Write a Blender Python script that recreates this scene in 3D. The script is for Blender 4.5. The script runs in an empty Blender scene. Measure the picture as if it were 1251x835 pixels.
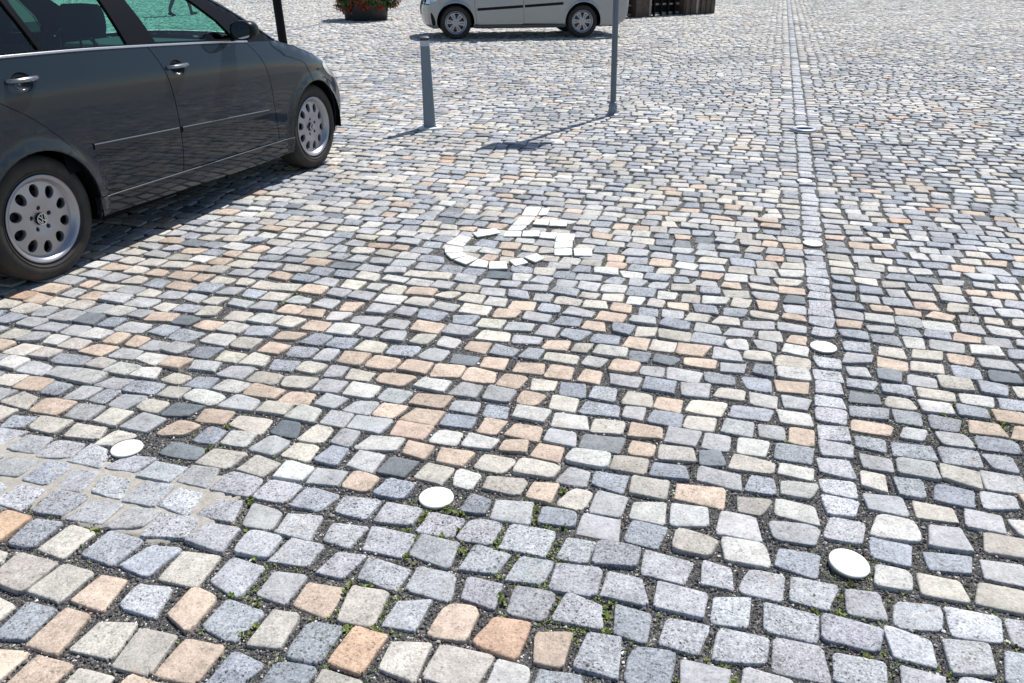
import bpy, math, random
import numpy as np
from mathutils import Vector, Matrix
from mathutils.geometry import delaunay_2d_cdt
rng = np.random.default_rng(7)
random.seed(7)
R = math.radians
SC = bpy.context.scene

# ---------------------------------------------------------------- camera, sky, sun, exposure
PITCH = 25.455
CAMH = 1.555
cd = bpy.data.cameras.new('camera')
cam = bpy.data.objects.new('camera', cd)
SC.collection.objects.link(cam)
cam.location = (0, 0, CAMH)
cam.rotation_euler = (R(90 - PITCH), 0, 0)
cd.sensor_width = 36
cd.lens = 28.89
cd.clip_start = 0.05
cd.clip_end = 2000
SC.camera = cam

SUN_EL = 57.0
SUN_AZ = math.atan2(0.55, 0.835)
w = bpy.data.worlds.new("World")
SC.world = w
w.use_nodes = True
nt = w.node_tree
sky = nt.nodes.new('ShaderNodeTexSky')
sky.sky_type = 'NISHITA'
sky.sun_disc = False
sky.sun_elevation = R(SUN_EL)
sky.sun_rotation = SUN_AZ
sky.air_density = 1.0
sky.dust_density = 0.6
nt.links.new(sky.outputs[0], nt.nodes['Background'].inputs[0])
nt.nodes['Background'].inputs[1].default_value = 0.085
sl = bpy.data.lights.new('sun', 'SUN')
sl.energy = 4.6
sl.angle = R(0.53)
sl.color = (1.0, 0.955, 0.89)
so = bpy.data.objects.new('sun', sl)
SC.collection.objects.link(so)
sdir = Vector((math.sin(SUN_AZ) * math.cos(R(SUN_EL)), math.cos(SUN_AZ) * math.cos(R(SUN_EL)), math.sin(R(SUN_EL))))
so.rotation_euler = (-sdir).to_track_quat('-Z', 'Y').to_euler()
SC.view_settings.view_transform = 'Standard'
SC.view_settings.look = 'None'
SC.view_settings.gamma = 1
SC.view_settings.exposure = 0.58
SC.cycles.max_bounces = 8
SC.cycles.transparent_max_bounces = 16

# ---------------------------------------------------------------- material helpers
def mat(name, col=(0.5, 0.5, 0.5), rough=0.6, metal=0.0, coat=0.0, spec=0.5, bump=None, vary=None, emis=None, coat_rough=0.03):
    m = bpy.data.materials.new(name)
    m.use_nodes = True
    t = m.node_tree
    b = t.nodes['Principled BSDF']
    b.inputs['Base Color'].default_value = (*col, 1)
    b.inputs['Roughness'].default_value = rough
    b.inputs['Metallic'].default_value = metal
    b.inputs['Coat Weight'].default_value = coat
    b.inputs['Coat Roughness'].default_value = coat_rough
    b.inputs['Specular IOR Level'].default_value = spec
    tc = t.nodes.new('ShaderNodeTexCoord')
    if bump:
        n = t.nodes.new('ShaderNodeTexNoise'); n.inputs['Scale'].default_value = bump[0]; n.inputs['Detail'].default_value = 4
        bp = t.nodes.new('ShaderNodeBump'); bp.inputs['Strength'].default_value = bump[1]; bp.inputs['Distance'].default_value = bump[2]
        t.links.new(tc.outputs['Object'], n.inputs['Vector']); t.links.new(n.outputs['Fac'], bp.inputs['Height'])
        t.links.new(bp.outputs[0], b.inputs['Normal'])
    if vary:   # (scale, amount, second colour)
        n = t.nodes.new('ShaderNodeTexNoise'); n.inputs['Scale'].default_value = vary[0]; n.inputs['Detail'].default_value = 6
        n.inputs['Roughness'].default_value = 0.65
        r = t.nodes.new('ShaderNodeValToRGB')
        r.color_ramp.elements[0].position = 0.38; r.color_ramp.elements[0].color = (*col, 1)
        r.color_ramp.elements[1].position = 0.68
        c2 = vary[2]; k = vary[1]
        r.color_ramp.elements[1].color = (*[a * (1 - k) + c * k for a, c in zip(col, c2)], 1)
        t.links.new(tc.outputs['Object'], n.inputs['Vector']); t.links.new(n.outputs['Fac'], r.inputs[0])
        t.links.new(r.outputs[0], b.inputs['Base Color'])
        mr = t.nodes.new('ShaderNodeMapRange'); mr.inputs[3].default_value = rough * 0.85; mr.inputs[4].default_value = min(1, rough * 1.25)
        t.links.new(n.outputs['Fac'], mr.inputs[0]); t.links.new(mr.outputs[0], b.inputs['Roughness'])
    return m

def glass_mat(name, tint, refl=1.0):
    m = bpy.data.materials.new(name); m.use_nodes = True
    t = m.node_tree; t.nodes.clear()
    o = t.nodes.new('ShaderNodeOutputMaterial'); tr = t.nodes.new('ShaderNodeBsdfTransparent'); gl = t.nodes.new('ShaderNodeBsdfGlossy')
    mx = t.nodes.new('ShaderNodeMixShader'); fr = t.nodes.new('ShaderNodeFresnel'); ma = t.nodes.new('ShaderNodeMath'); ma.operation = 'MULTIPLY'
    tr.inputs[0].default_value = (*tint, 1); gl.inputs['Roughness'].default_value = 0.01; fr.inputs[0].default_value = 1.5
    ma.inputs[1].default_value = refl
    t.links.new(fr.outputs[0], ma.inputs[0]); t.links.new(ma.outputs[0], mx.inputs[0])
    t.links.new(tr.outputs[0], mx.inputs[1]); t.links.new(gl.outputs[0], mx.inputs[2]); t.links.new(mx.outputs[0], o.inputs[0])
    return m

# ---------------------------------------------------------------- object helpers
def link(o, parent=None):
    SC.collection.objects.link(o)
    if parent: o.parent = parent
    return o
def tag(o, label=None, cat=None, group=None, kind=None):
    for k, v in (('label', label), ('category', cat), ('group', group), ('kind', kind)):
        if v: o[k] = v
    return o
def thing(name, label, cat, loc=(0, 0, 0), rz=0, group=None):
    o = bpy.data.objects.new(name, None); o.empty_display_size = .2
    o.location = loc; o.rotation_euler = (0, 0, rz)
    link(o); return tag(o, label, cat, group)
def np_mesh(name, V, loops, starts, mats, smooth=True, parent=None, pt_attr=None, midx=None):
    """V (n,3), loops flat index array, starts: loop start per polygon"""
    me = bpy.data.meshes.new(name)
    V = np.asarray(V, dtype=np.float32); loops = np.asarray(loops, dtype=np.int32); starts = np.asarray(starts, dtype=np.int32)
    me.vertices.add(len(V)); me.vertices.foreach_set('co', V.ravel())
    me.loops.add(len(loops)); me.loops.foreach_set('vertex_index', loops)
    me.polygons.add(len(starts)); me.polygons.foreach_set('loop_start', starts)
    me.polygons.foreach_set('use_smooth', np.full(len(starts), smooth, dtype=bool))
    if midx is not None: me.polygons.foreach_set('material_index', np.asarray(midx, dtype=np.int32))
    for m in mats: me.materials.append(m)
    me.update(calc_edges=True)
    if pt_attr:
        for an, arr in pt_attr.items():
            if arr.ndim == 2:
                a = me.attributes.new(an, 'FLOAT_COLOR', 'POINT'); a.data.foreach_set('color', np.asarray(arr, dtype=np.float32).ravel())
            else:
                a = me.attributes.new(an, 'FLOAT', 'POINT'); a.data.foreach_set('value', np.asarray(arr, dtype=np.float32))
    me.validate()
    return link(bpy.data.objects.new(name, me), parent)

class MB:
    """collects shapes, then links them as one mesh object"""
    def __init__(s): s.v = []; s.f = []; s.m = []; s.sm = []
    def add(s, V, F, mi=0, smooth=True):
        b = len(s.v); s.v += [tuple(map(float, p)) for p in V]; s.f += [tuple(i + b for i in f) for f in F]
        s.m += [mi] * len(F); s.sm += [smooth] * len(F)
    def box(s, c, d, mi=0, bev=0.0, M=None):
        hx, hy, hz = d[0] / 2, d[1] / 2, d[2] / 2
        if bev <= 0:
            V = [(x * hx, y * hy, z * hz) for z in (-1, 1) for x, y in ((-1, -1), (1, -1), (1, 1), (-1, 1))]
            F = [(0, 3, 2, 1), (4, 5, 6, 7), (0, 1, 5, 4), (1, 2, 6, 5), (2, 3, 7, 6), (3, 0, 4, 7)]
            sm = False
        else:
            b = min(bev, hx * .9, hy * .9, hz * .9); V = []; 
            for z, ins in ((-hz, b), (-hz + b, 0), (hz - b, 0), (hz, b)):
                X, Y = hx - ins, hy - ins
                V += [(-X, -Y + (b - ins), z), (-X + (b - ins), -Y, z), (X - (b - ins), -Y, z), (X, -Y + (b - ins), z),
                      (X, Y - (b - ins), z), (X - (b - ins), Y, z), (-X + (b - ins), Y, z), (-X, Y - (b - ins), z)]
            F = [tuple(range(7, -1, -1)), tuple(range(24, 32))]
            for r in range(3):
                for i in range(8): F.append((r * 8 + i, r * 8 + (i + 1) % 8, (r + 1) * 8 + (i + 1) % 8, (r + 1) * 8 + i))
            sm = False
        V = [Vector(p) for p in V]
        if M: V = [M @ p for p in V]
        V = [p + Vector(c) for p in V]
        s.add(V, F, mi, sm)
    def tube(s, pts, rad, n=12, mi=0, cap=True, smooth=True):
        pts = [Vector(p) for p in pts]
        if not hasattr(rad, '__len__'): rad = [rad] * len(pts)
        V = []; F = []
        for i, p in enumerate(pts):
            d = (pts[min(i + 1, len(pts) - 1)] - pts[max(i - 1, 0)]).normalized()
            a = d.orthogonal().normalized() if i == 0 else (a - d * a.dot(d)).normalized()
            b = d.cross(a)
            V += [p + (a * math.cos(2 * math.pi * k / n) + b * math.sin(2 * math.pi * k / n)) * rad[i] for k in range(n)]
        for i in range(len(pts) - 1):
            for k in range(n): F.append((i * n + k, i * n + (k + 1) % n, (i + 1) * n + (k + 1) % n, (i + 1) * n + k))
        if cap: F += [tuple(range(n - 1, -1, -1)), tuple(range((len(pts) - 1) * n, len(pts) * n))]
        s.add(V, F, mi, smooth)
    def lathe(s, prof, n=48, mi=0, c=(0, 0, 0), axis='Z', smooth=True, closed=False, sx=1.0):
        V = []; F = []; m = len(prof)
        for k in range(n):
            a = 2 * math.pi * k / n
            for r, z in prof:
                x, y = r * math.cos(a) * sx, r * math.sin(a)
                p = (x, y, z) if axis == 'Z' else (x, z, y)
                V.append((p[0] + c[0], p[1] + c[1], p[2] + c[2]))
        for k in range(n):
            k2 = (k + 1) % n
            for j in range(m if closed else m - 1):
                j2 = (j + 1) % m
                q = (k * m + j, k2 * m + j, k2 * m + j2, k * m + j2)
                F.append(q if axis == 'Z' else q[::-1])
        s.add(V, F, mi, smooth)
    def build(s, name, mats, parent=None, auto=35, bevel=None):
        me = bpy.data.meshes.new(name); me.from_pydata(s.v, [], s.f)
        if not isinstance(mats, (list, tuple)): mats = [mats]
        for m in mats: me.materials.append(m)
        me.polygons.foreach_set('material_index', s.m); me.polygons.foreach_set('use_smooth', s.sm)
        me.validate(); me.update()
        if auto: me.set_sharp_from_angle(angle=R(auto))
        o = link(bpy.data.objects.new(name, me), parent)
        if bevel:
            b = o.modifiers.new('bevel', 'BEVEL'); b.width = bevel; b.segments = 2; b.limit_method = 'ANGLE'
        return o

# ---------------------------------------------------------------- ground projection helper (photo pixel 1251x835 -> ground metres)
FPX = 1004.0
def G(u, v):
    a = u - 625.5; b = v - 417.5; p = R(PITCH)
    d = (a, FPX * math.cos(p) - b * math.sin(p), -FPX * math.sin(p) - b * math.cos(p))
    k = CAMH / -d[2]
    return (d[0] * k, d[1] * k)

# ================================================================= PAVING
O = np.array([0.937, 1.799]); EV = np.array([0.298, 1.0]); EV /= np.linalg.norm(EV); EU = np.array([EV[1], -EV[0]])
def uv2xy(U): return O + U[..., :1] * EU + U[..., 1:2] * EV
def xy2uv(P): return np.stack([(P - O) @ EU, (P - O) @ EV], -1)
_ph = rng.uniform(0, 6.28, (40,)); _dr = rng.uniform(0, 6.28, (40,))
def lownoise(P, scale, seed=0, n=6):
    s = np.zeros(P.shape[:-1])
    for i in range(n):
        j = (i * 3 + seed * 7) % 40; k = scale * (0.6 + 0.35 * i)
        s += np.sin(k * (P[..., 0] * math.cos(_dr[j]) + P[..., 1] * math.sin(_dr[j])) + _ph[j])
    return s / math.sqrt(n * .5)
DISCS = [(155, 548, .053), (533, 608, .055), (1037, 690, .056), (1006, 424, .056), (993, 297.5, .056), (983, 221, .054), (1184, 173, .052), (1149, 208, .052)]
DISCP = [(*G(a, b), r) for a, b, r in DISCS]
RINGP = G(982, 160)
CIRC = [(x, y, r + .012) for x, y, r in DISCP] + [(RINGP[0], RINGP[1], .125)]

# --- stone list: uv centre, half sizes, kind
S = []   # columns: u, v, hu, hv, zone(0 field,1 band,2 strip,3 lower)
def row(v, pitch, u0, u1, wmin, wmax, zone, gap):
    n = int((u1 - u0) / ((wmin + wmax) / 2) * 1.25) + 4
    ww = rng.triangular(wmin, (wmin + wmax) / 2, wmax, n)
    if u1 < 1 and zone != 1:     # start at the strip and run left
        e = u1 - np.r_[0, np.cumsum(ww)]; e = e[e > u0][::-1]
    else:
        e = u0 + np.r_[0, np.cumsum(ww)]; e = e[e < u1]
    if zone == 3: e = e + rng.uniform(-.14, .14)
    c = (e[1:] + e[:-1]) / 2; hw = (e[1:] - e[:-1]) / 2
    g = gap * rng.uniform(.7, 1.35, len(c)); gv = gap * rng.uniform(.7, 1.3, len(c))
    if zone == 1: g = g * np.where(c < -1.8, .7, 1); gv = gv * np.where(c < -1.8, .7, 1)
    # last stone closes the row against a border
    S.append(np.stack([c, np.full(len(c), v) + rng.normal(0, .0035, len(c)), hw - g / 2, (pitch - gv) / 2 * rng.uniform(.93, 1.03, len(c)), np.full(len(c), zone)], 1))
v = -0.445; 
for k in range(3):
    row(v + .0625 + .125 * k, .125, -6 + rng.uniform(0, .14), 6, .115, .16, 1, .0125)
v = -0.445
for k in range(14):
    p = rng.uniform(.138, .158); v -= p
    row(v + p / 2, p, -6, 6, .10, .160, 3, .0165)
for side in (-1, 1):
    v = -0.068
    while v < 40:
        p = rng.uniform(.108, .128) * (1.0 if v < 12 else 1.04)
        a, b = (-30, -.061) if side < 0 else (.061, 26)
        if v > .3 and v < 12: a = max(a, -10)
        gp = .0130 if v < 2.2 else (.0112 if v < 12 else .0088)
        if side > 0: gp += .0035
        row(v + p / 2, p, a, b, .095 if v < 12 else .10, .17, 0, gp)
        v += p
v = .005
while v < 40:
    p = rng.uniform(.105, .125)
    S.append(np.array([[rng.normal(0, .002), v + p / 2, .056, (p - .008) / 2, 2]]))
    v += p
S = np.concatenate(S)
C = uv2xy(S[:, :2])
# gentle wander of the courses, calm at the strip and the cross band
amp = .016 * np.clip(np.abs(S[:, 0]) * 1.2, 0, 1) * np.clip(np.abs(S[:, 1] + .25) * 1.5 - .2, 0, 1)
amp2 = .006 + amp
C = C + (lownoise(S[:, :2], 1.1, 1) * amp2)[:, None] * EV + (lownoise(S[:, :2], 1.7, 2) * amp * .6)[:, None] * EU
keep = (C[:, 1] > .75) & (C[:, 1] < 37) & (np.abs(C[:, 0]) < .623 * (.903 * C[:, 1] + .668) * 1.05 + 1.1 + 1.3 * (C[:, 1] < 9))
for cx, cy, cr in CIRC:
    keep &= np.hypot(C[:, 0] - cx, C[:, 1] - cy) > cr * 1.02
# white pictogram stones (traced, on the ground)
Z4 = lambda q: [G(500 + x / 4.17, 220 + y / 4.17) for x, y in q]
WC = [[(320, 272), (440, 248), (464, 272), (348, 294)], [(215, 307), (258, 285), (318, 297), (288, 324)], [(186, 326), (216, 309), (288, 326), (272, 342)],
      [(180, 345), (270, 344), (270, 370), (182, 374)], [(186, 378), (270, 372), (300, 388), (216, 406)], [(226, 409), (302, 389), (350, 404), (287, 433)],
      [(302, 440), (352, 406), (404, 418), (394, 449)], [(409, 418), (492, 418), (500, 455), (405, 456)], [(507, 414), (575, 400), (607, 425), (540, 442)],
      [(585, 397), (650, 378), (690, 401), (640, 422)], [(595, 140), (672, 142), (648, 186), (572, 184)], [(566, 192), (642, 190), (606, 232), (524, 232)],
      [(522, 236), (600, 236), (572, 260), (500, 260)], [(495, 263), (572, 263), (566, 291), (478, 291)], [(648, 204), (714, 207), (706, 233), (628, 229)],
      [(720, 209), (806, 211), (800, 238), (712, 235)], [(677, 146), (716, 146), (700, 180), (656, 182)], [(580, 262), (664, 262), (660, 290), (574, 290)],
      [(672, 270), (755, 272), (740, 302), (662, 296)], [(754, 275), (844, 278), (836, 311), (744, 315)], [(742, 319), (832, 314), (829, 348), (738, 350)],
      [(738, 354), (828, 352), (828, 386), (740, 386)], [(838, 352), (930, 355), (930, 389), (840, 388)]]
WCP = [np.array(Z4(q)) for q in WC]
WCP = [q.mean(0) + (q - q.mean(0)) * 1.06 for q in WCP]
def inpoly(P, poly):
    r = np.zeros(len(P), bool); n = len(poly)
    for i in range(n):
        x1, y1 = poly[i]; x2, y2 = poly[(i + 1) % n]
        c = (y1 > P[:, 1]) != (y2 > P[:, 1])
        with np.errstate(divide='ignore', invalid='ignore'):
            r ^= c & (P[:, 0] < (x2 - x1) * (P[:, 1] - y1) / (y2 - y1) + x1)
    return r
for q in WCP:
    cc = q.mean(0); keep &= ~inpoly(C, cc + (q - cc) * 1.02)
S = S[keep]; C = C[keep]; N = len(S)
wcc = np.array([q.mean(0) for q in WCP]); ZADJ = -.0035 * (np.sqrt(((C[:, None] - wcc[None]) ** 2).sum(-1)).min(1) < .15)
zone = S[:, 4].astype(int)
# --- colours
PAL = dict(blue=(.245, .268, .305), grey=(.325, .335, .348), pale=(.45, .45, .435), cream=(.445, .42, .372), tan=(.43, .352, .288), basalt=(.115, .138, .16),
           warm=(.345, .325, .29), rust=(.42, .29, .21), gran=(.32, .333, .36))
names = list(PAL); pal = np.array([PAL[k] for k in names])
UVc = S[:, :2]
fieldn = lownoise(C, .55, 3); fn2 = lownoise(C, 1.6, 4)
tanw = np.clip(.75 + .42 * fieldn + .30 * fn2, .05, 1.9)
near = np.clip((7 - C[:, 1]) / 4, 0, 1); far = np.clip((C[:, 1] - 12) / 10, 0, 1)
leftmid = np.exp(-((S[:, 1] - 1.0) / 1.0) ** 2) * (S[:, 0] < 0)
W_ = np.zeros((N, len(names)))
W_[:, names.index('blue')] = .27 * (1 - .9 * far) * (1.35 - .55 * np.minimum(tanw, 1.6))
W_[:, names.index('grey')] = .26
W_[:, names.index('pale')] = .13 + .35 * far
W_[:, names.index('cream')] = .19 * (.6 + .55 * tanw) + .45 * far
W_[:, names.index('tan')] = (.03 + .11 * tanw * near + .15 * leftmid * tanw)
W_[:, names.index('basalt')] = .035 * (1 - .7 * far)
W_[:, names.index('warm')] = .07
W_[:, names.index('rust')] = .006
lo = zone == 3
W_[lo] = [.13, .07, .07, .24, .27, .05, .08, .01, .08]
W_[(zone == 1) | (zone == 2)] = [.06, .06, 0, 0, 0, 0, 0, 0, .88]
W_ /= W_.sum(1, keepdims=True)
ci = (np.cumsum(W_, 1) < rng.random(N)[:, None]).sum(1).clip(0, len(names) - 1)
col = pal[ci] * rng.lognormal(0, .105, N)[:, None] * (1 + rng.normal(0, .009, (N, 3)))
# blend neighbouring kinds a little
mixk = rng.random(N)[:, None] * .35; col = col * (1 - mixk) + np.array([.36, .36, .36]) * mixk
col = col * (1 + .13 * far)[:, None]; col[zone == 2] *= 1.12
col[(ci == names.index('tan')) & (far <= 0)] = (pal[names.index('tan')] * rng.lognormal(0, .09, (int(((ci == names.index('tan')) & (far <= 0)).sum()), 1)))
spk = np.where(np.isin(ci, [names.index('gran'), names.index('blue')]), 1.0, .55) * rng.uniform(.7, 1.2, N)
spk[ci == names.index('basalt')] = .45

def stones(C, S, colr, spk, za, K, rings, zlow, rough, round_n, domed, zj=.0022, ang=.035, corner=.10):
    """returns V, loops, starts, colour attr, spk attr, outlines"""
    n = len(C)
    th = (np.arange(K) + .5) / K * 2 * np.pi
    ct, st = np.cos(th), np.sin(th)
    ex = rng.uniform(*round_n, n)[:, None]
    x = np.sign(ct) * np.abs(ct) ** (2 / ex); y = np.sign(st) * np.abs(st) ** (2 / ex)        # (n,K)
    cj = rng.normal(0, corner, (n, 4, 2))                                                         # corner jitter (fraction of half size)
    bx = [(1 - x) * (1 - y) / 4, (1 + x) * (1 - y) / 4, (1 + x) * (1 + y) / 4, (1 - x) * (1 + y) / 4]
    dx = sum(b * cj[:, i, 0:1] for i, b in enumerate(bx)); dy = sum(b * cj[:, i, 1:2] for i, b in enumerate(bx))
    dx = np.minimum(dx * np.sign(x), .07) * np.sign(x); dy = np.minimum(dy * np.sign(y), .07) * np.sign(y)
    rad = np.ones((n, K))
    for h in (2, 3, 4, 5, 7, 9, 11, 13):
        rad += rough * rng.normal(0, 1, (n, 1)) / h ** .5 * np.cos(h * th[None] + rng.uniform(0, 6.28, (n, 1)))
    rad += rng.normal(0, rough * .38, (n, K))
    rad -= (rng.random((n, K)) < .05) * rng.uniform(.01, .055, (n, K))
    px = (x + dx) * S[:, 2:3] * rad; py = (y + dy) * S[:, 3:4] * rad
    a = rng.normal(0, ang, n)[:, None]
    ox, oy = px * np.cos(a) - py * np.sin(a), px * np.sin(a) + py * np.cos(a)                       # outline in uv, local
    tilt = rng.normal(0, .014, (n, 2, 1)); z0 = (np.clip(rng.normal(0, zj, n), -2 * zj, 2 * zj) * np.where(za < 0, .3, 1) + za)[:, None]
    dome = rng.uniform(0, domed, n)[:, None]
    Vs = []
    for ri, (sc_, z, nz) in enumerate(rings):
        jit = 1 if ri == 0 else 1 + rng.normal(0, .010, (n, K))
        qx, qy = ox * sc_ * jit, oy * sc_ * jit
        zz = z0 + z + dome * (1 - sc_ ** 2) + (tilt[:, 0] * qx + tilt[:, 1] * qy) * (z > zlow) + rng.normal(0, 1, (n, K)) * nz * (.8 if ri < 3 else .12)
        if ri >= 2: zz = zz + lownoise(np.stack([C[:, None, 0] + qx, C[:, None, 1] + qy], -1), 45, 9) * .0007 + lownoise(np.stack([C[:, None, 0] + qx, C[:, None, 1] + qy], -1), 110, 10) * .0003
        P = C[:, None, :] + qx[..., None] * EU + qy[..., None] * EV
        if True:
            for cx, cy, cr in CIRC:
                d = np.hypot(P[..., 0] - cx, P[..., 1] - cy); m = d < cr + (1 - sc_) * .04
                if m.any():
                    f = ((cr + (1 - sc_) * .04) / np.maximum(d, 1e-6))[m]
                    P[m] = np.array([cx, cy]) + (P[m] - np.array([cx, cy])) * f[:, None]
        Vs.append(np.concatenate([P, zz[..., None]], -1))
        if ri == 1: outline = P
    Pc = Vs[-1].mean(1, keepdims=True) ; Pc[..., 2] += dome * .12
    V = np.concatenate(Vs + [Pc], 1)                                                              # (n, K*rings+1, 3)
    per = K * len(rings) + 1
    k = np.arange(K); k2 = (k + 1) % K
    quads = np.concatenate([np.stack([r * K + k, r * K + k2, (r + 1) * K + k2, (r + 1) * K + k], 1) for r in range(len(rings) - 1)])
    tris = np.stack([(len(rings) - 1) * K + k, (len(rings) - 1) * K + k2, np.full(K, per - 1)], 1)
    off = (np.arange(n) * per)[:, None, None]
    Q = (quads[None] + off).reshape(-1, 4); T = (tris[None] + off).reshape(-1, 3)
    ca = np.repeat(np.concatenate([colr, rng.random((n, 1))], 1), per, 0); sa = np.repeat(spk, per)
    return V.reshape(-1, 3), Q, T, ca, sa, outline
def merge(parts):
    V = []; Q = []; T = []; CA = []; SA = []; b = 0
    for v_, q_, t_, c_, s_, _ in parts:
        V.append(v_); Q.append(q_ + b); T.append(t_ + b); CA.append(c_); SA.append(s_); b += len(v_)
    V = np.concatenate(V); Q = np.concatenate(Q); T = np.concatenate(T)
    loops = np.concatenate([Q.ravel(), T.ravel()]); starts = np.concatenate([np.arange(len(Q)) * 4, len(Q) * 4 + np.arange(len(T)) * 3])
    return V, loops, starts, np.concatenate(CA), np.concatenate(SA)

# stone material
ms = bpy.data.materials.new('granite_setts'); ms.use_nodes = True
t = ms.node_tree; B = t.nodes['Principled BSDF']; B.inputs['Specular IOR Level'].default_value = .35
at = t.nodes.new('ShaderNodeAttribute'); at.attribute_name = 'scol'
sp = t.nodes.new('ShaderNodeAttribute'); sp.attribute_name = 'spk'
tc = t.nodes.new('ShaderNodeTexCoord')
off = t.nodes.new('ShaderNodeVectorMath'); off.operation = 'SCALE'; off.inputs[0].default_value = (37., 53., 71.)
t.links.new(at.outputs['Alpha'], off.inputs['Scale'])
ad = t.nodes.new('ShaderNodeVectorMath'); ad.operation = 'ADD'
t.links.new(tc.outputs['Object'], ad.inputs[0]); t.links.new(off.outputs[0], ad.inputs[1])
def noise(scale, det=3, rough=.6):
    n = t.nodes.new('ShaderNodeTexNoise'); n.inputs['Scale'].default_value = scale; n.inputs['Detail'].default_value = det; n.inputs['Roughness'].default_value = rough
    t.links.new(ad.outputs[0], n.inputs['Vector']); return n
def mrange(src, a, b, c, d):
    m = t.nodes.new('ShaderNodeMapRange'); m.inputs[1].default_value = a; m.inputs[2].default_value = b; m.inputs[3].default_value = c; m.inputs[4].default_value = d
    t.links.new(src, m.inputs[0]); return m.outputs[0]
def mth(op, a, b):
    m = t.nodes.new('ShaderNodeMath'); m.operation = op
    for i, q in enumerate((a, b)):
        if isinstance(q, (int, float)): m.inputs[i].default_value = q
        else: t.links.new(q, m.inputs[i])
    return m.outputs[0]
grain = noise(210, 3, .75); blotch = noise(16, 5, .6); veins = noise(55, 4, .65)
vor = t.nodes.new('ShaderNodeTexVoronoi'); vor.inputs['Scale'].default_value = 190; t.links.new(ad.outputs[0], vor.inputs['Vector'])
sepc = t.nodes.new('ShaderNodeSeparateColor'); t.links.new(vor.outputs['Color'], sepc.inputs[0])
g1 = mrange(grain.outputs['Fac'], .32, .68, -.38, .38)
g2 = mrange(sepc.outputs[0], .0, 1., -.24, .24)
dark = mrange(sepc.outputs[1], .86, .9, 0, -.42)
gsum = mth('ADD', mth('ADD', g1, g2), dark)
gmul = mth('MULTIPLY', gsum, sp.outputs['Fac'])
bl = mrange(blotch.outputs['Fac'], .3, .7, -.20, .17)
pit = noise(80, 2, .5); bl = mth('ADD', bl, mrange(pit.outputs['Fac'], .62, .70, 0, -.30))
dn = t.nodes.new('ShaderNodeTexNoise'); dn.inputs['Scale'].default_value = .9; dn.inputs['Detail'].default_value = 7; dn.inputs['Roughness'].default_value = .65; t.links.new(tc.outputs['Object'], dn.inputs['Vector'])
bl = mth('ADD', bl, mrange(dn.outputs['Fac'], .35, .68, .09, -.17))
dn2 = t.nodes.new('ShaderNodeTexNoise'); dn2.inputs['Scale'].default_value = 7; dn2.inputs['Detail'].default_value = 3; t.links.new(tc.outputs['Object'], dn2.inputs['Vector'])
bl = mth('ADD', bl, mrange(dn2.outputs['Fac'], .64, .74, 0, -.20))
vn = mrange(veins.outputs['Fac'], .3, .7, -.12, .12)
tot = mth('ADD', mth('ADD', mth('ADD', gmul, bl), vn), 1.0)
sc = t.nodes.new('ShaderNodeVectorMath'); sc.operation = 'SCALE'; t.links.new(at.outputs['Color'], sc.inputs[0]); t.links.new(tot, sc.inputs['Scale'])
# ochre staining on some stones
st = noise(22, 4, .7); st.inputs['Distortion'].default_value = .6
stm = mth('MULTIPLY', mrange(st.outputs['Fac'], .60, .72, 0, .5), mrange(at.outputs['Alpha'], .5, .9, 0, 1))
mx = t.nodes.new('ShaderNodeMix'); mx.data_type = 'RGBA'; t.links.new(stm, mx.inputs[0]); t.links.new(sc.outputs[0], mx.inputs[6]); mx.inputs[7].default_value = (.40, .27, .16, 1)
t.links.new(mx.outputs[2], B.inputs['Base Color'])
t.links.new(mrange(grain.outputs['Fac'], .3, .7, .62, .92), B.inputs['Roughness'])
b1 = t.nodes.new('ShaderNodeBump'); b1.inputs['Strength'].default_value = .75; b1.inputs['Distance'].default_value = .0022
b2 = t.nodes.new('ShaderNodeBump'); b2.inputs['Strength'].default_value = .6; b2.inputs['Distance'].default_value = .005
t.links.new(grain.outputs['Fac'], b1.inputs['Height']); t.links.new(veins.outputs['Fac'], b2.inputs['Height'])
t.links.new(b2.outputs[0], b1.inputs['Normal']); t.links.new(b1.outputs[0], B.inputs['Normal'])

D = C[:, 1]
iN = np.where(D < 5.2)[0]; iM = np.where((D >= 5.2) & (D < 13))[0]; iF = np.where(D >= 13)[0]
RN = [(1.0, -.045, 0), (1.0, -.0085, .0010), (.984, -.0030, .0009), (.960, -.0008, .0006), (.90, 0, .0006), (.60, .0003, .0010), (.30, .0004, .0008)]
RM = [(1.0, -.04, 0), (.99, -.006, .0008), (.93, -.0008, .0006), (.60, 0, .0008)]
RF = [(1.0, -.03, 0), (.97, -.001, .0005)]
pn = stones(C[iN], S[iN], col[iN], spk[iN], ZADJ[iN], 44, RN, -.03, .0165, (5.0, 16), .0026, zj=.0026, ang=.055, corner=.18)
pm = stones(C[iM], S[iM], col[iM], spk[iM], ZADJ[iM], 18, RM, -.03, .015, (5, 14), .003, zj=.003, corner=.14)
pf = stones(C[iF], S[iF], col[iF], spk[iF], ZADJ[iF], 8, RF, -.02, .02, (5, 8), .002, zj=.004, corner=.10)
V, loops, starts, CA, SA = merge([pn, pm, pf])
pav = np_mesh('cobblestone_pavement', V, loops, starts, [ms], True, None, {'scol': CA, 'spk': SA})
tag(pav, kind='structure')
print('stones', N, len(iN), len(iM), len(iF), 'verts', len(V))

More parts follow.
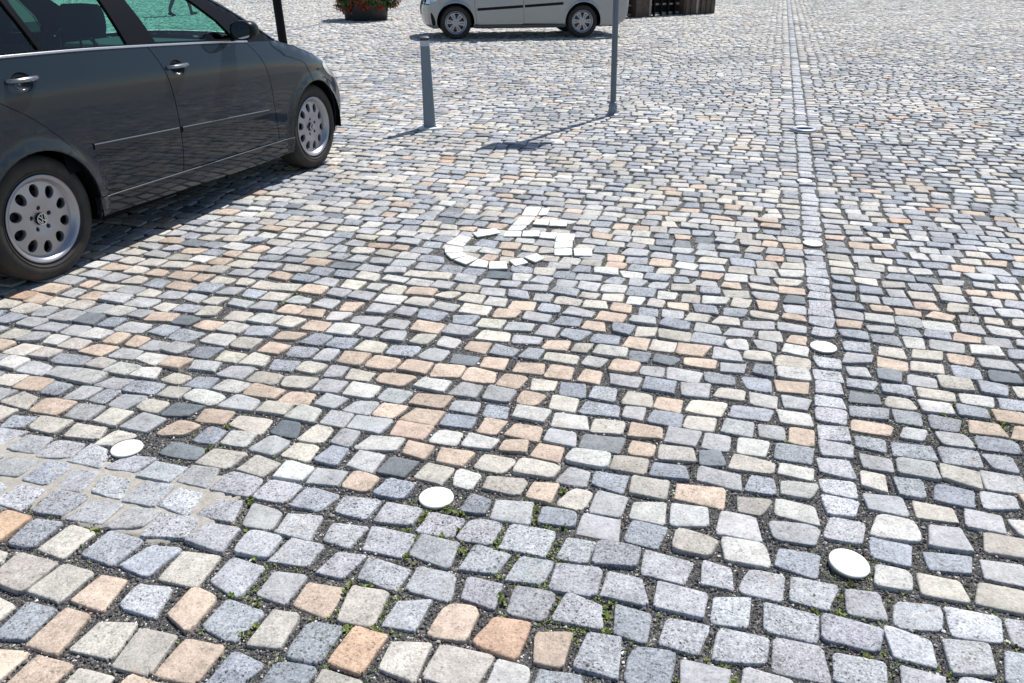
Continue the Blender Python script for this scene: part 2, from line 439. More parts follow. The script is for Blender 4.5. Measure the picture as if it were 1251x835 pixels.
# --- white pictogram stones
mw = mat('white_marble_setts', (.66, .66, .64), .7, bump=(70, .7, .004), vary=(38, .8, (.46, .46, .44)))
mb = MB()
for q in WCP:
    c0 = q.mean(0); K = 7; ring = []
    for i in range(4):
        a, b = q[i], q[(i + 1) % 4]
        for k in range(K):
            f = k / K; p = a * (1 - f) + b * f
            rr = .972 if 0 < k < K else .945
            ring.append(c0 + (p - c0) * (rr + rng.normal(0, .008)))
    ring = np.array(ring)
    if np.cross(ring[1] - ring[0], ring[K + 1] - ring[K]) < 0: ring = ring[::-1]
    n = len(ring); Vv = []; zz = rng.uniform(.0050, .0062)
    for s_, z in ((1, -.04), (1, zz - .005), (.96, zz - .001), (.85, zz)):
        for p in ring: Vv.append((*(c0 + (p - c0) * s_), z + rng.normal(0, .0003)))
    F = [(r * n + i, r * n + (i + 1) % n, (r + 1) * n + (i + 1) % n, (r + 1) * n + i) for r in range(3) for i in range(n)] + [tuple(range(3 * n, 4 * n))]
    mb.add(Vv, F); mb.m[-len(F):] = [1] * n + [0] * (len(F) - n)
wc = mb.build('wheelchair_pictogram', [mw, mat('stone_flank', (.20, .20, .19), .9)], auto=50)
tag(wc, 'white stone wheelchair symbol laid into the grey cobbles of the parking bay', 'ground marking')

# --- the ground: one sheet to the horizon, dark grit between the setts, cobble-toned further out
mg = bpy.data.materials.new('dark_grit'); mg.use_nodes = True
t = mg.node_tree; B = t.nodes['Principled BSDF']; B.inputs['Roughness'].default_value = .95; B.inputs['Specular IOR Level'].default_value = .2
tc = t.nodes.new('ShaderNodeTexCoord'); ad = t.nodes.new('ShaderNodeVectorMath'); ad.operation = 'ADD'; t.links.new(tc.outputs['Object'], ad.inputs[0])
vo = t.nodes.new('ShaderNodeTexVoronoi'); vo.inputs['Scale'].default_value = 210; t.links.new(tc.outputs['Object'], vo.inputs['Vector'])
sepc = t.nodes.new('ShaderNodeSeparateColor'); t.links.new(vo.outputs['Color'], sepc.inputs[0])
rp = t.nodes.new('ShaderNodeValToRGB'); rp.color_ramp.interpolation = 'CONSTANT'
for i, (pz, c) in enumerate([(0, (.055, .055, .057)), (.5, (.095, .092, .09)), (.8, (.15, .145, .135)), (.93, (.28, .27, .25)), (.985, (.6, .6, .58))]):
    e = rp.color_ramp.elements[i] if i < 2 else rp.color_ramp.elements.new(pz)
    e.position = pz; e.color = (*c, 1)
t.links.new(sepc.outputs[0], rp.inputs[0])
# far cobble tone
vo2 = t.nodes.new('ShaderNodeTexVoronoi'); vo2.inputs['Scale'].default_value = 7.6; vo2.distance = 'CHEBYCHEV'; vo2.inputs['Randomness'].default_value = .35; t.links.new(tc.outputs['Object'], vo2.inputs['Vector'])
sp2 = t.nodes.new('ShaderNodeSeparateColor'); t.links.new(vo2.outputs['Color'], sp2.inputs[0])
rp2 = t.nodes.new('ShaderNodeValToRGB')
for i, (pz, c) in enumerate([(0, (.23, .25, .30)), (.35, (.36, .37, .38)), (.7, (.47, .43, .35)), (1, (.5, .5, .48))]):
    e = rp2.color_ramp.elements[i] if i < 2 else rp2.color_ramp.elements.new(pz)
    e.position = pz; e.color = (*c, 1)
t.links.new(sp2.outputs[0], rp2.inputs[0])
vo3 = t.nodes.new('ShaderNodeTexVoronoi'); vo3.feature = 'DISTANCE_TO_EDGE'; vo3.inputs['Scale'].default_value = 7.6; vo3.inputs['Randomness'].default_value = .35; t.links.new(tc.outputs['Object'], vo3.inputs['Vector'])
jm = mrange(vo3.outputs['Distance'], .03, .08, 0, 1)
mxa = t.nodes.new('ShaderNodeMix'); mxa.data_type = 'RGBA'; t.links.new(jm, mxa.inputs[0]); mxa.inputs[6].default_value = (.08, .08, .08, 1); t.links.new(rp2.outputs[0], mxa.inputs[7])
sx = t.nodes.new('ShaderNodeSeparateXYZ'); t.links.new(tc.outputs['Object'], sx.inputs[0])
ab = mth('ABSOLUTE', sx.outputs[0], 0); lim = mth('ADD', mth('ADD', mth('MULTIPLY', sx.outputs[1], .5907), 1.42), mth('MULTIPLY', mth('LESS_THAN', sx.outputs[1], 9), 1.3))
o1 = mth('GREATER_THAN', ab, lim); o2 = mth('GREATER_THAN', sx.outputs[1], 36.9); o3 = mth('LESS_THAN', sx.outputs[1], .78)
om = mth('MINIMUM', mth('ADD', mth('ADD', o1, o2), o3), 1)
mxb = t.nodes.new('ShaderNodeMix'); mxb.data_type = 'RGBA'; t.links.new(om, mxb.inputs[0]); t.links.new(rp.outputs[0], mxb.inputs[6]); t.links.new(mxa.outputs[2], mxb.inputs[7])
t.links.new(mxb.outputs[2], B.inputs['Base Color'])
bp = t.nodes.new('ShaderNodeBump'); bp.inputs['Strength'].default_value = 1; bp.inputs['Distance'].default_value = .004
t.links.new(vo.outputs['Distance'], bp.inputs['Height']); bp.invert = True; t.links.new(bp.outputs[0], B.inputs['Normal'])
mb = MB(); mb.add([(-400, -400, -.0105), (400, -400, -.0105), (400, 400, -.0105), (-400, 400, -.0105)], [(0, 1, 2, 3)], smooth=False)
gr = mb.build('ground', mg, auto=None); tag(gr, kind='structure')

# --- occupancy of the near field, for grit, mortar and moss
cell = .0035; x0, y0 = -3.6, 1.0; nx, ny = int(7.2 / cell), int(4.6 / cell)
occ = np.zeros((ny, nx), bool)
outl = pn[5]
bb0 = outl.min(1); bb1 = outl.max(1)
for i in range(len(outl)):
    a = ((bb0[i] - (x0, y0)) / cell).astype(int); b = ((bb1[i] - (x0, y0)) / cell).astype(int) + 2
    if a[0] < 0 or a[1] < 0 or b[0] > nx or b[1] > ny: continue
    gx, gy = np.meshgrid(x0 + (np.arange(a[0], b[0]) + .5) * cell, y0 + (np.arange(a[1], b[1]) + .5) * cell)
    occ[a[1]:b[1], a[0]:b[0]] |= inpoly(np.stack([gx.ravel(), gy.ravel()], 1), outl[i]).reshape(gx.shape)
for cx, cy, cr in CIRC:
    if cy < 5.4 and abs(cx) < 3.4:
        gy, gx = np.ogrid[0:ny, 0:nx]
        occ |= ((x0 + gx * cell - cx) ** 2 + (y0 + gy * cell - cy) ** 2) < (cr - .01) ** 2
def free_points(n, ymax):
    P = np.stack([rng.uniform(x0, x0 + 7.2, n), rng.uniform(y0, ymax, n)], 1)
    P = P[np.abs(P[:, 0]) < .623 * (.903 * P[:, 1] + .668) * 1.05 + .25]
    ix = ((P - (x0, y0)) / cell).astype(int); ok = (ix[:, 0] < nx) & (ix[:, 1] < ny)
    P = P[ok]; ix = ix[ok]
    return P[~occ[ix[:, 1], ix[:, 0]]]
# mortar patch mask
def mortar_mask(P):
    U = xy2uv(P); nz = lownoise(P, 14, 5) * .05 + lownoise(P, 55, 11) * .03
    return (U[:, 0] + nz < -1.83) & (U[:, 1] < -.12 + nz * .3) & (np.hypot(P[:, 0] - DISCP[0][0], P[:, 1] - DISCP[0][1]) > .08) & (U[:, 1] > -.44 - nz * .3)
# pebbles
P = free_points(420000, 3.9)
P = P[~mortar_mask(P)]
dens = np.where(P[:, 1] < 2.8, 1.0, .55); P = P[rng.random(len(P)) < dens][:95000]
n = len(P); r = rng.lognormal(math.log(.0023), .38, n).clip(.0012, .0055)
octv = np.array([(1, 0, 0), (0, 1, 0), (-1, 0, 0), (0, -1, 0), (0, 0, 1), (0, 0, -1)], float)
octf = np.array([(0, 1, 4), (1, 2, 4), (2, 3, 4), (3, 0, 4), (1, 0, 5), (2, 1, 5), (3, 2, 5), (0, 3, 5)])
Vp = octv[None] * (1 + rng.normal(0, .22, (n, 6, 1))) * r[:, None, None] * np.stack([rng.uniform(.8, 1.4, n), rng.uniform(.8, 1.3, n), rng.uniform(.6, 1, n)], 1)[:, None, :]
aa = rng.uniform(0, 6.28, n); cs, sn = np.cos(aa)[:, None], np.sin(aa)[:, None]
Vp = np.stack([Vp[..., 0] * cs - Vp[..., 1] * sn, Vp[..., 0] * sn + Vp[..., 1] * cs, Vp[..., 2]], -1)
Vp[..., 0] += P[:, 0:1]; Vp[..., 1] += P[:, 1:2]; Vp[..., 2] += (-.0098 + r * .45 + rng.random(n) ** 2 * .0035)[:, None]
gp = np.array([(.058, .058, .062), (.10, .098, .098), (.165, .155, .145), (.30, .29, .27), (.62, .61, .58), (.26, .15, .11)])
gc = gp[rng.choice(6, n, p=[.36, .31, .18, .09, .035, .025])] * rng.lognormal(0, .2, n)[:, None]
mpb = bpy.data.materials.new('basalt_grit'); mpb.use_nodes = True
a_ = mpb.node_tree.nodes.new('ShaderNodeAttribute'); a_.attribute_name = 'scol'
mpb.node_tree.links.new(a_.outputs['Color'], mpb.node_tree.nodes['Principled BSDF'].inputs['Base Color']); mpb.node_tree.nodes['Principled BSDF'].inputs['Roughness'].default_value = .8
F = (octf[None] + (np.arange(n) * 6)[:, None, None]).reshape(-1, 3)
go = np_mesh('joint_grit', Vp.reshape(-1, 3), F.ravel(), np.arange(len(F)) * 3, [mpb], False, None, {'scol': np.repeat(np.concatenate([gc, np.ones((n, 1))], 1), 6, 0)})
tag(go, 'dark basalt grit lying loose in the joints between the cobbles', 'grit', kind='stuff')
# mortar bed (left end of the cross band)
gx, gy = np.meshgrid(np.arange(-3.4, -.7, .012), np.arange(1.6, 3.3, .012))
Pm = np.stack([gx.ravel(), gy.ravel()], 1); mk = mortar_mask(Pm).reshape(gx.shape)
hh = np.where(mk, -.0046 + lownoise(Pm, 60, 6).reshape(gx.shape) * .0009, -.02)
idx = np.arange(gx.size).reshape(gx.shape)
q = np.stack([idx[:-1, :-1], idx[:-1, 1:], idx[1:, 1:], idx[1:, :-1]], -1).reshape(-1, 4)
anym = (mk[:-1, :-1] | mk[:-1, 1:] | mk[1:, 1:] | mk[1:, :-1]).ravel(); q = q[anym]
mm = mat('sandy_mortar', (.36, .34, .30), .95, bump=(220, 1.0, .003), vary=(70, .8, (.22, .21, .195)))
mo = np_mesh('mortar_bed', np.concatenate([Pm, hh.ravel()[:, None]], 1), q.ravel(), np.arange(len(q)) * 4, [mm])
tag(mo, kind='structure')
# moss and small weeds in the joints
def mossprob(P):
    U = xy2uv(P); m1 = np.exp(-((U[:, 1] + .33) / .30) ** 2) * np.clip(1 - np.abs(U[:, 0] + .95) / 1.5, 0, 1) * 1.5
    cl = np.clip(lownoise(P, 9, 7) * .6 + .05, 0, 1); cl2 = np.clip(lownoise(P, 4, 8) * .9 - 1.15, 0, 1)
    return m1 * cl * 1.8 + cl2 * .35
P = free_points(190000, 5.4); P = P[~mortar_mask(P)]; P = P[rng.random(len(P)) < mossprob(P)][:20000]
bl_ = []
for (x, y) in P:
    U = xy2uv(np.array([x, y])); big = rng.random() < .06
    for k in range(rng.integers(3, 6) if not big else 14):
        a = rng.uniform(0, 6.28); L = rng.uniform(.004, .009) * (1.8 if big else 1); tl = rng.uniform(.2, 1.1)
        wd = L * rng.uniform(.25, .5); dx, dy, dz = math.cos(a) * math.cos(tl) * L, math.sin(a) * math.cos(tl) * L, math.sin(tl) * L
        bx, by = x + rng.normal(0, .002), y + rng.normal(0, .002); z = -.0085 + rng.uniform(0, .005)
        px, py = -math.sin(a) * wd, math.cos(a) * wd
        bl_ += [(bx, by, z), (bx + dx * .5 + px, by + dy * .5 + py, z + dz * .6), (bx + dx, by + dy, z + dz), (bx + dx * .5 - px, by + dy * .5 - py, z + dz * .6)]
bl_ = np.array(bl_); nf = len(bl_) // 4
gcol = np.array([(.15, .21, .04), (.11, .16, .03), (.21, .24, .07), (.07, .11, .025), (.17, .14, .07)])[rng.choice(5, nf, p=[.3, .3, .15, .15, .1])]
mo_ = np_mesh('joint_moss', bl_, np.arange(nf * 4), np.arange(nf) * 4, [mpb], False, None, {'scol': np.repeat(np.concatenate([gcol, np.ones((nf, 1))], 1), 4, 0)})
tag(mo_, 'green moss and tiny weeds growing in the joints between the cobbles', 'moss', kind='stuff')

# --- drain channels (narrow dark slots across the square)
mdark = mat('dark_iron', (.035, .037, .045), .55, bump=(40, .4, .002))
mslot = mat('grey_channel', (.16, .17, .20), .6, bump=(30, .4, .002), vary=(8, .5, (.08, .085, .1)))
mb = MB()
for a, b, wd in ((G(240, 60), G(620, -16), .10), (G(220, 9), G(345, 1), .10), (G(298, 0), G(309, 4), .07)):
    a = Vector((*a, 0)); b = Vector((*b, 0)); d = (b - a); L = d.length; ang = math.atan2(d.y, d.x)
    mb.box(((a + b) / 2 + Vector((0, 0, -.004))), (L, wd, .024), 0, .004, Matrix.Rotation(ang, 4, 'Z'))
ch = mb.build('drain_channel', mslot); tag(ch, kind='structure')

# ================================================================= WHITE MARKER DISCS
mdisc = mat('white_enamel', (.78, .78, .77), .45, vary=(32, .8, (.56, .55, .52)), bump=(25, .15, .002))
mrim = mat('worn_steel', (.30, .29, .27), .5, metal=.7, bump=(60, .3, .001))
DL = ['white round marker disc at the far left end of the mortared row of cobbles',
      'middle white marker disc of the cross row, beside a pinkish cobble',
      'thick tilted white marker disc with dark rim where strip and cross row meet',
      'white marker disc in the long cobble strip, next one beyond the corner disc',
      'small white marker disc in the cobble strip, level with the wheelchair symbol',
      'faint white marker disc in the cobble strip just below the dark metal ring',
      'faint white marker disc far right of the metal ring, farther of the two there',
      'pale marker disc right of the strip, the nearer of the two lying off the strip']
tilts = [(.02, .0), (.0, .0), (.07, .09), (.01, .02), (0, .01), (0, 0), (0, 0), (0, 0)]
for (x, y, r), lab, (tx, ty), i in zip(DISCP, DL, tilts, range(8)):
    top = .010 if i == 2 else .0045
    rt = thing('marker_disc', lab, 'marker disc', (x, y, 0), rng.uniform(0, 6), 'white discs marking the parking bays')
    rt.rotation_euler = (tx, ty, 0)
    mb = MB(); mb.lathe([(0, top), (r * .80, top - .0002), (r * .93, top - .0008), (r * .985, top - .0025), (r, top - .0045), (r, top - .006)], 56)
    mb.build('enamel_top', mdisc, rt, auto=60)
    mb = MB(); mb.lathe([(r * .99, top - .0061), (r * 1.0, top - .0075), (r * 1.0, top - .012), (r * .9, top - .03)], 56)
    mb.build('rim', mrim, rt, auto=50)

# ================================================================= GROUND RING
msteel = mat('galvanised_blue_grey', (.30, .34, .40), .45, metal=.5, bump=(30, .2, .002), vary=(20, .4, (.22, .25, .30)))
rt = thing('ground_socket', 'open round metal ring with a dark hole, set on the cobble strip', 'ground socket', (RINGP[0], RINGP[1], 0))
mb = MB(); mb.lathe([(.118, -.012), (.118, .012), (.112, .022), (.100, .028), (.086, .026), (.078, .018), (.078, -.10)], 56); mb.build('collar', msteel, rt, auto=40)
mb = MB(); mb.lathe([(.0, -.005), (.0785, -.005)], 40); mb.build('hole_plug', mdark, rt)
mb = MB(); mb.lathe([(.119, -.008), (.132, -.004), (.132, .003), (.119, .006)], 48, closed=True); mb.build('gasket', mdark, rt)

# ================================================================= BOLLARD
mboll = mat('blue_grey_paint', (.15, .19, .23), .42, bump=(60, .15, .001), vary=(14, .35, (.16, .19, .22)))
mrefl = mat('reflective_band', (.42, .46, .52), .35, metal=.2, vary=(90, .4, (.3, .33, .38)))
mplate = mat('galvanised_plate', (.62, .64, .66), .45, metal=.3, vary=(20, .4, (.45, .46, .48)))
bx_, by_ = -.797, 8.085
rt = thing('bollard', 'short tapered blue grey bollard with a pale band below its dark cap', 'bollard', (bx_, by_, 0), R(20))
rt.rotation_euler = (R(0), R(-1.0), R(6))
def taper(mb, z0, z1, w0, w1, mi=0, ch=.25):
    V = []
    for z, w_ in ((z0, w0), (z1, w1)):
        h = w_ / 2; c = h * ch
        V += [(-h, -h + c, z), (-h + c, -h, z), (h - c, -h, z), (h, -h + c, z), (h, h - c, z), (h - c, h, z), (-h + c, h, z), (-h, h - c, z)]
    F = [tuple(range(7, -1, -1)), tuple(range(8, 16))] + [(i, (i + 1) % 8, 8 + (i + 1) % 8, 8 + i) for i in range(8)]
    mb.add(V, F, mi, False)
wz = lambda z: .116 - (.116 - .084) * z / .835
mb = MB(); taper(mb, .0, .752, wz(0), wz(.752)); mb.build('post_body', mboll, rt, bevel=.003)
mb = MB(); taper(mb, .7525, .802, wz(.76) * 1.02, wz(.80) * 1.02); mb.build('reflective_band', mrefl, rt)
mb = MB(); taper(mb, .8025, .826, wz(.81), wz(.826)); taper(mb, .8262, .838, .088, .06); mb.build('cap', mdark, rt)
mb = MB(); mb.lathe([(0, .018), (.10, .018), (.122, .014), (.126, .004), (.126, -.01)], 40); 
for k in range(4):
    a = R(45 + 90 * k); mb.lathe([(0, .030), (.008, .030), (.010, .026), (.010, .016)], 6, c=(.086 * math.cos(a), .086 * math.sin(a), 0))
mb.build('base_plate', mplate, rt, auto=40)

# ================================================================= SIGN POST
mpost = mat('galvanised_post', (.10, .125, .155), .38, metal=.35, bump=(40, .1, .001), vary=(9, .3, (.16, .18, .21)))
msleeve = mat('sleeve_metal', (.26, .26, .28), .42, metal=.6, vary=(25, .5, (.16, .16, .18)))
msignblue = mat('sign_blue', (.01, .10, .42), .35); mwhite = mat('sign_white', (.8, .8, .8), .4); mgrey = mat('sign_back', (.42, .43, .44), .4, metal=.5)
rt = thing('parking_sign_post', 'thin round grey metal pole with a flared collar at its foot, right of the bollard', 'sign post', (1.055, 8.793, 0))
rt.rotation_euler = (0, R(-1.35), 0)
mb = MB(); mb.tube([(0, 0, .0), (0, 0, 3.05)], .0305, 24); mb.build('pole', mpost, rt)
mb = MB(); mb.lathe([(.075, .0), (.075, .010), (.062, .014), (.052, .03), (.043, .07), (.040, .125), (.0345, .130), (.031, .131)], 32)
for k in range(3):
    a = R(200 + 120 * k); mb.tube([(.03 * math.cos(a), .03 * math.sin(a), .09), (.052 * math.cos(a), .052 * math.sin(a), .09)], .007, 6)
mb.build('foot_collar', msleeve, rt, auto=45)
mb = MB(); mb.tube([(-.03, 0, .50), (.033, 0, .50)], .012, 8); mb.build('clamp_screw', mdark, rt)
mb = MB(); mb.box((0, -.045, 2.72), (.52, .012, .52), 0, .004); mb.build('sign_plate', msignblue, rt)
for z in (2.55, 2.9):
    mb = MB(); mb.box((0, -.015, z), (.10, .05, .03), 0, .004); mb.build('bracket', mgrey, rt)
mb = MB(); mb.box((0, -.0535, 2.70), (.055, .004, .34)); 
for a0 in range(0, 9):
    a = R(-90 + a0 * 22.5); a2 = R(-90 + (a0 + 1) * 22.5)
    if a0 < 8: mb.tube([(.02 + .09 * math.cos(a), -.0535, 2.775 + .085 * math.sin(a)), (.02 + .09 * math.cos(a2), -.0535, 2.775 + .085 * math.sin(a2))], [.0015, .0015], 4)
mb.box((.03, -.0535, 2.86), (.10, .004, .045)); mb.box((.03, -.0535, 2.69), (.10, .004, .045)); mb.box((.10, -.0535, 2.775), (.045, .004, .13))
mb.build('parking_letter', mwhite, rt)

# ================================================================= DARK POST BEHIND THE CAR
mtimb = mat('dark_painted_steel', (.006, .006, .008), .6, spec=.12, bump=(30, .2, .002))
rt = thing('lamp_post', 'thick black post rising behind the bonnet of the dark grey car', 'post', (-3.14, 12.0, 0))
rt.rotation_euler = (R(0), R(-2.2), 0)
mb = MB(); mb.tube([(0, 0, 0), (0, 0, 3.6)], [.060, .056], 20); mb.build('shaft', mtimb, rt)
mb = MB(); mb.lathe([(.14, 0), (.14, .03), (.10, .05), (.085, .25), (.07, .28)], 24); mb.build('base', mtimb, rt)
mb = MB(); mb.lathe([(.02, 3.6), (.10, 3.62), (.17, 3.95), (.19, 3.97), (.05, 4.12), (0, 4.16)], 16); mb.build('lantern', mtimb, rt, auto=30)

# ================================================================= CARS
def catmull(P, n=8, closed=False):
    P = [np.array(p, float) for p in P]; out = []
    m = len(P); rg = range(m if closed else m - 1)
    for i in rg:
        p0 = P[(i - 1) % m] if closed or i > 0 else 2 * P[0] - P[1]
        p1 = P[i]; p2 = P[(i + 1) % m]
        p3 = P[(i + 2) % m] if closed or i < m - 2 else 2 * P[-1] - P[-2]
        for k in range(n):
            s = k / n
            out.append(.5 * (2 * p1 + (-p0 + p2) * s + (2 * p0 - 5 * p1 + 4 * p2 - p3) * s * s + (-p0 + 3 * p1 - 3 * p2 + p3) * s ** 3))
    if not closed: out.append(P[-1])
    return np.array(out)
def resample(P, step):
    P = np.array(P, float); d = np.r_[0, np.cumsum(np.hypot(*(P[1:] - P[:-1]).T))]
    n = max(2, int(round(d[-1] / step)) + 1); s = np.linspace(0, d[-1], n)
    return np.stack([np.interp(s, d, P[:, 0]), np.interp(s, d, P[:, 1])], 1)
def dens(P, step=.03):
    """densify a closed polygon keeping its corners"""
    out = []
    P = np.array(P, float)
    for i in range(len(P)):
        a, b = P[i], P[(i + 1) % len(P)]; n = max(1, int(np.hypot(*(b - a)) / step))
        for k in range(n): out.append(a + (b - a) * k / n)
    return np.array(out)

d_sm = 4.5
class Car:
    def __init__(s, root, prof, belt, Wz, wb, taperF, taperR, tumble, archc, rr=.05, dark=None):
        s.root = root; s.prof = prof; s.belt = np.array(belt, float); s.Wz = np.array(Wz, float); s.wb = wb
        s.tf = taperF; s.tr = taperR; s.tumble = tumble; s.arch = archc; s.rr = rr
        s.pd = resample(prof, .012)
        kz = np.arange(s.Wz[0, 0], s.Wz[-1, 0] + .001, .005); kw = np.interp(kz, s.Wz[:, 0], s.Wz[:, 1])
        gk = np.exp(-.5 * (np.arange(-16, 17) / d_sm) ** 2); gk /= gk.sum()
        ext = np.r_[kw[0] - (kw[1] - kw[0]) * np.arange(16, 0, -1), kw, kw[-1] + (kw[-1] - kw[-2]) * np.arange(1, 17)]
        s.kz = kz; s.kw = np.convolve(ext, gk, 'valid')
        bx = np.arange(s.belt[0, 0] - .3, s.belt[-1, 0] + .3, .02); bz = np.interp(bx, s.belt[:, 0], s.belt[:, 1]); g2 = np.exp(-.5 * (np.arange(-16, 17) / 7.) ** 2); g2 /= g2.sum()
        s.bx = bx; s.bz = np.convolve(np.r_[np.full(16, bz[0]), bz, np.full(16, bz[-1])], g2, 'valid')
    def W(s, X, Z, round_=True):
        X = np.asarray(X, float); Z = np.asarray(Z, float)
        zb = np.interp(X, s.bx, s.bz)
        zr = s.Wz[-1, 0]
        k = np.where(Z < .55, Z, np.where(Z < zb, .55 + (Z - .55) * (zr - .55) / (zb - .55), zr + (Z - zb)))
        w_ = np.interp(np.minimum(k, zr), s.kz, s.kw)
        up = np.maximum(k - zr, 0); w_ = w_ - s.tumble[0] * up - s.tumble[1] * up ** 2
        f = np.maximum(X - s.tf[0], 0); w_ = w_ - s.tf[1] * f ** s.tf[2]
        r = np.maximum(s.tr[0] - X, 0); w_ = w_ - s.tr[1] * r ** 2
        for cx, cz, ra in s.arch:
            d = np.hypot(X - cx, Z - cz) - ra
            w_ = w_ + .016 * np.exp(-(np.maximum(d, 0) / .035) ** 2) * (Z < .85)
        if round_:
            sh = X.shape; xx = X.ravel(); zz = Z.ravel(); dd = np.full(len(xx), 9.)
            for i in range(0, len(xx), 2000):
                a = xx[i:i + 2000, None] - s.pd[None, :, 0]; b = zz[i:i + 2000, None] - s.pd[None, :, 1]
                dd[i:i + 2000] = np.sqrt((a * a + b * b).min(1))
            dd = dd.reshape(sh)
            rr = s.rr + .07 * np.clip((X - (s.wb + .25)) / .3, 0, 1) + .03 * np.clip((-.4 - X) / .3, 0, 1)
            rr = np.where(Z > zb + .02, np.minimum(rr, .035), rr)
            u = np.clip(1 - dd / rr, 0, 1) * .97
            w_ = w_ - rr * (1 - np.sqrt(1 - u * u))
        return w_
    def S3(s, P, side, off=0., round_=True):
        P = np.asarray(P, float); y = s.W(P[:, 0], P[:, 1], round_) + off
        return np.stack([P[:, 0], side * y, P[:, 1]], 1)
    def N3(s, P, side):
        e = .012; P = np.asarray(P, float)
        wx = (s.W(P[:, 0] + e, P[:, 1]) - s.W(P[:, 0] - e, P[:, 1])) / (2 * e); wz = (s.W(P[:, 0], P[:, 1] + e) - s.W(P[:, 0], P[:, 1] - e)) / (2 * e)
        n = np.stack([-wx, side * np.ones(len(P)), -wz], 1); return n / np.linalg.norm(n, axis=1, keepdims=True)
    def patch(s, name, outer, mat_, side, holes=(), off=0., grid=.035, lip=.014, parent=None, extra=None, round_=True):
        outer = dens(outer, grid); holes = [dens(h, grid) for h in holes]
        loops = [outer] + list(holes); pts = []; edges = []
        for L in loops:
            b = len(pts); pts += [tuple(p) for p in L]; edges += [(b + i, b + (i + 1) % len(L)) for i in range(len(L))]
        bd = np.concatenate(loops); lo = outer.min(0); hi = outer.max(0)
        gx, gz = np.meshgrid(np.arange(lo[0] + grid / 2, hi[0], grid), np.arange(lo[1] + grid / 2, hi[1], grid))
        g = np.stack([gx.ravel(), gz.ravel()], 1)
        if len(g):
            ok = inpoly(g, outer)
            for h in holes: ok &= ~inpoly(g, h)
            g = g[ok]
        if len(g):
            d = np.sqrt(((g[:, None] - bd[None]) ** 2).sum(-1)).min(1); g = g[d > grid * .45]; pts += [tuple(p) for p in g]
        res = delaunay_2d_cdt([Vector(p) for p in pts], edges, [], 0, 1e-6, False)
        P2 = np.array([tuple(v_) for v_ in res[0]]); T = np.array([f for f in res[2] if len(f) == 3])
        cen = P2[T].mean(1); ok = inpoly(cen, outer)
        for h in holes: ok &= ~inpoly(cen, h)
        T = T[ok]
        a = P2[T]; cr = (a[:, 1, 0] - a[:, 0, 0]) * (a[:, 2, 1] - a[:, 0, 1]) - (a[:, 1, 1] - a[:, 0, 1]) * (a[:, 2, 0] - a[:, 0, 0])
        T = T[np.abs(cr) > 1e-9]; cr = cr[np.abs(cr) > 1e-9]
        T[cr < 0] = T[cr < 0][:, ::-1]              # CCW in (x,z): normal -y
        if side > 0: T = T[:, ::-1]
        V = s.S3(P2, side, off, round_); Nn = s.N3(P2, side)
        Vl = [V]; Nl = [Nn]; F = [tuple(f) for f in T]; b = len(V)
        if lip:
            for li, L in enumerate(loops):
                P3 = s.S3(L, side, off, round_); N_ = s.N3(L, side); inn = P3 - N_ * lip; n = len(L)
                Vl += [P3, inn]; Nl += [np.zeros((n, 3)), np.zeros((n, 3))]
                ar = .5 * np.sum(L[:, 0] * np.roll(L[:, 1], -1) - np.roll(L[:, 0], -1) * L[:, 1])
                for i in range(n):
                    j = (i + 1) % n; q = (b + i, b + n + i, b + n + j, b + j)
                    if (ar > 0) ^ (side > 0) ^ (li > 0): q = q[::-1]
                    F.append(q[::-1])
                b += 2 * n
        me = bpy.data.meshes.new(name); VV = np.concatenate(Vl); me.from_pydata([tuple(map(float, v_)) for v_ in VV], [], F)
        me.materials.append(mat_); me.polygons.foreach_set('use_smooth', np.ones(len(me.polygons), bool)); me.update()
        try:
            me.normals_split_custom_set_from_vertices([tuple(map(float, v_)) for v_ in np.concatenate(Nl)])
        except Exception as ex: print('normals', ex)
        return link(bpy.data.objects.new(name, me), parent or s.root)
    def strip(s, name, path, halfw, thick, mat_, side, parent=None, off=0.):
        """raised moulding along a path in side view"""
        P = resample(path, .04); n = len(P); V = []; F = []
        cs = [(-halfw, 0), (-halfw, thick * .7), (-halfw * .5, thick), (halfw * .5, thick), (halfw, thick * .7), (halfw, 0)]
        for i, p in enumerate(P):
            d = P[min(i + 1, n - 1)] - P[max(i - 1, 0)]; d /= np.hypot(*d); nn = np.array([-d[1], d[0]])
            for a, b in cs:
                q = p + nn * a; V.append(tuple(s.S3([q], side, off + b)[0]))
        m = len(cs)
        for i in range(n - 1):
            for j in range(m - 1):
                q = (i * m + j, (i + 1) * m + j, (i + 1) * m + j + 1, i * m + j + 1); F.append(q if side < 0 else q[::-1])
        F += [tuple(range(m)) if side > 0 else tuple(range(m))[::-1], tuple((n - 1) * m + k for k in range(m))]
        mb = MB(); mb.add(V, F, 0, True); return mb.build(name, mat_, parent or s.root, auto=40)
    def loft(s, name, i0, i1, mat_, bulge, crown, parent=None, ny=25, e0=-1., e1=1., off=0., pw=2.6):
        """surface spanning the car between profile parameters i0..i1 (arc length fraction)"""
        P = s.prof; d = np.r_[0, np.cumsum(np.hypot(*(P[1:] - P[:-1]).T))]; d /= d[-1]
        n = max(3, int((i1 - i0) * 260)); tt = np.linspace(i0, i1, n)
        X = np.interp(tt, d, P[:, 0]); Z = np.interp(tt, d, P[:, 1]); Wd = s.W(X, Z)
        B_ = np.interp(tt, [b[0] for b in bulge], [b[1] for b in bulge]); Cr = np.interp(tt, [b[0] for b in crown], [b[1] for b in crown])
        et = np.linspace(e0, e1, ny); et = np.sign(et) * np.abs(et) ** .8 if e0 == -1 else et
        sh = 1 - np.abs(et) ** pw
        V = np.stack([X[:, None] + B_[:, None] * sh + 0 * et, Wd[:, None] * et, Z[:, None] + Cr[:, None] * sh], -1)
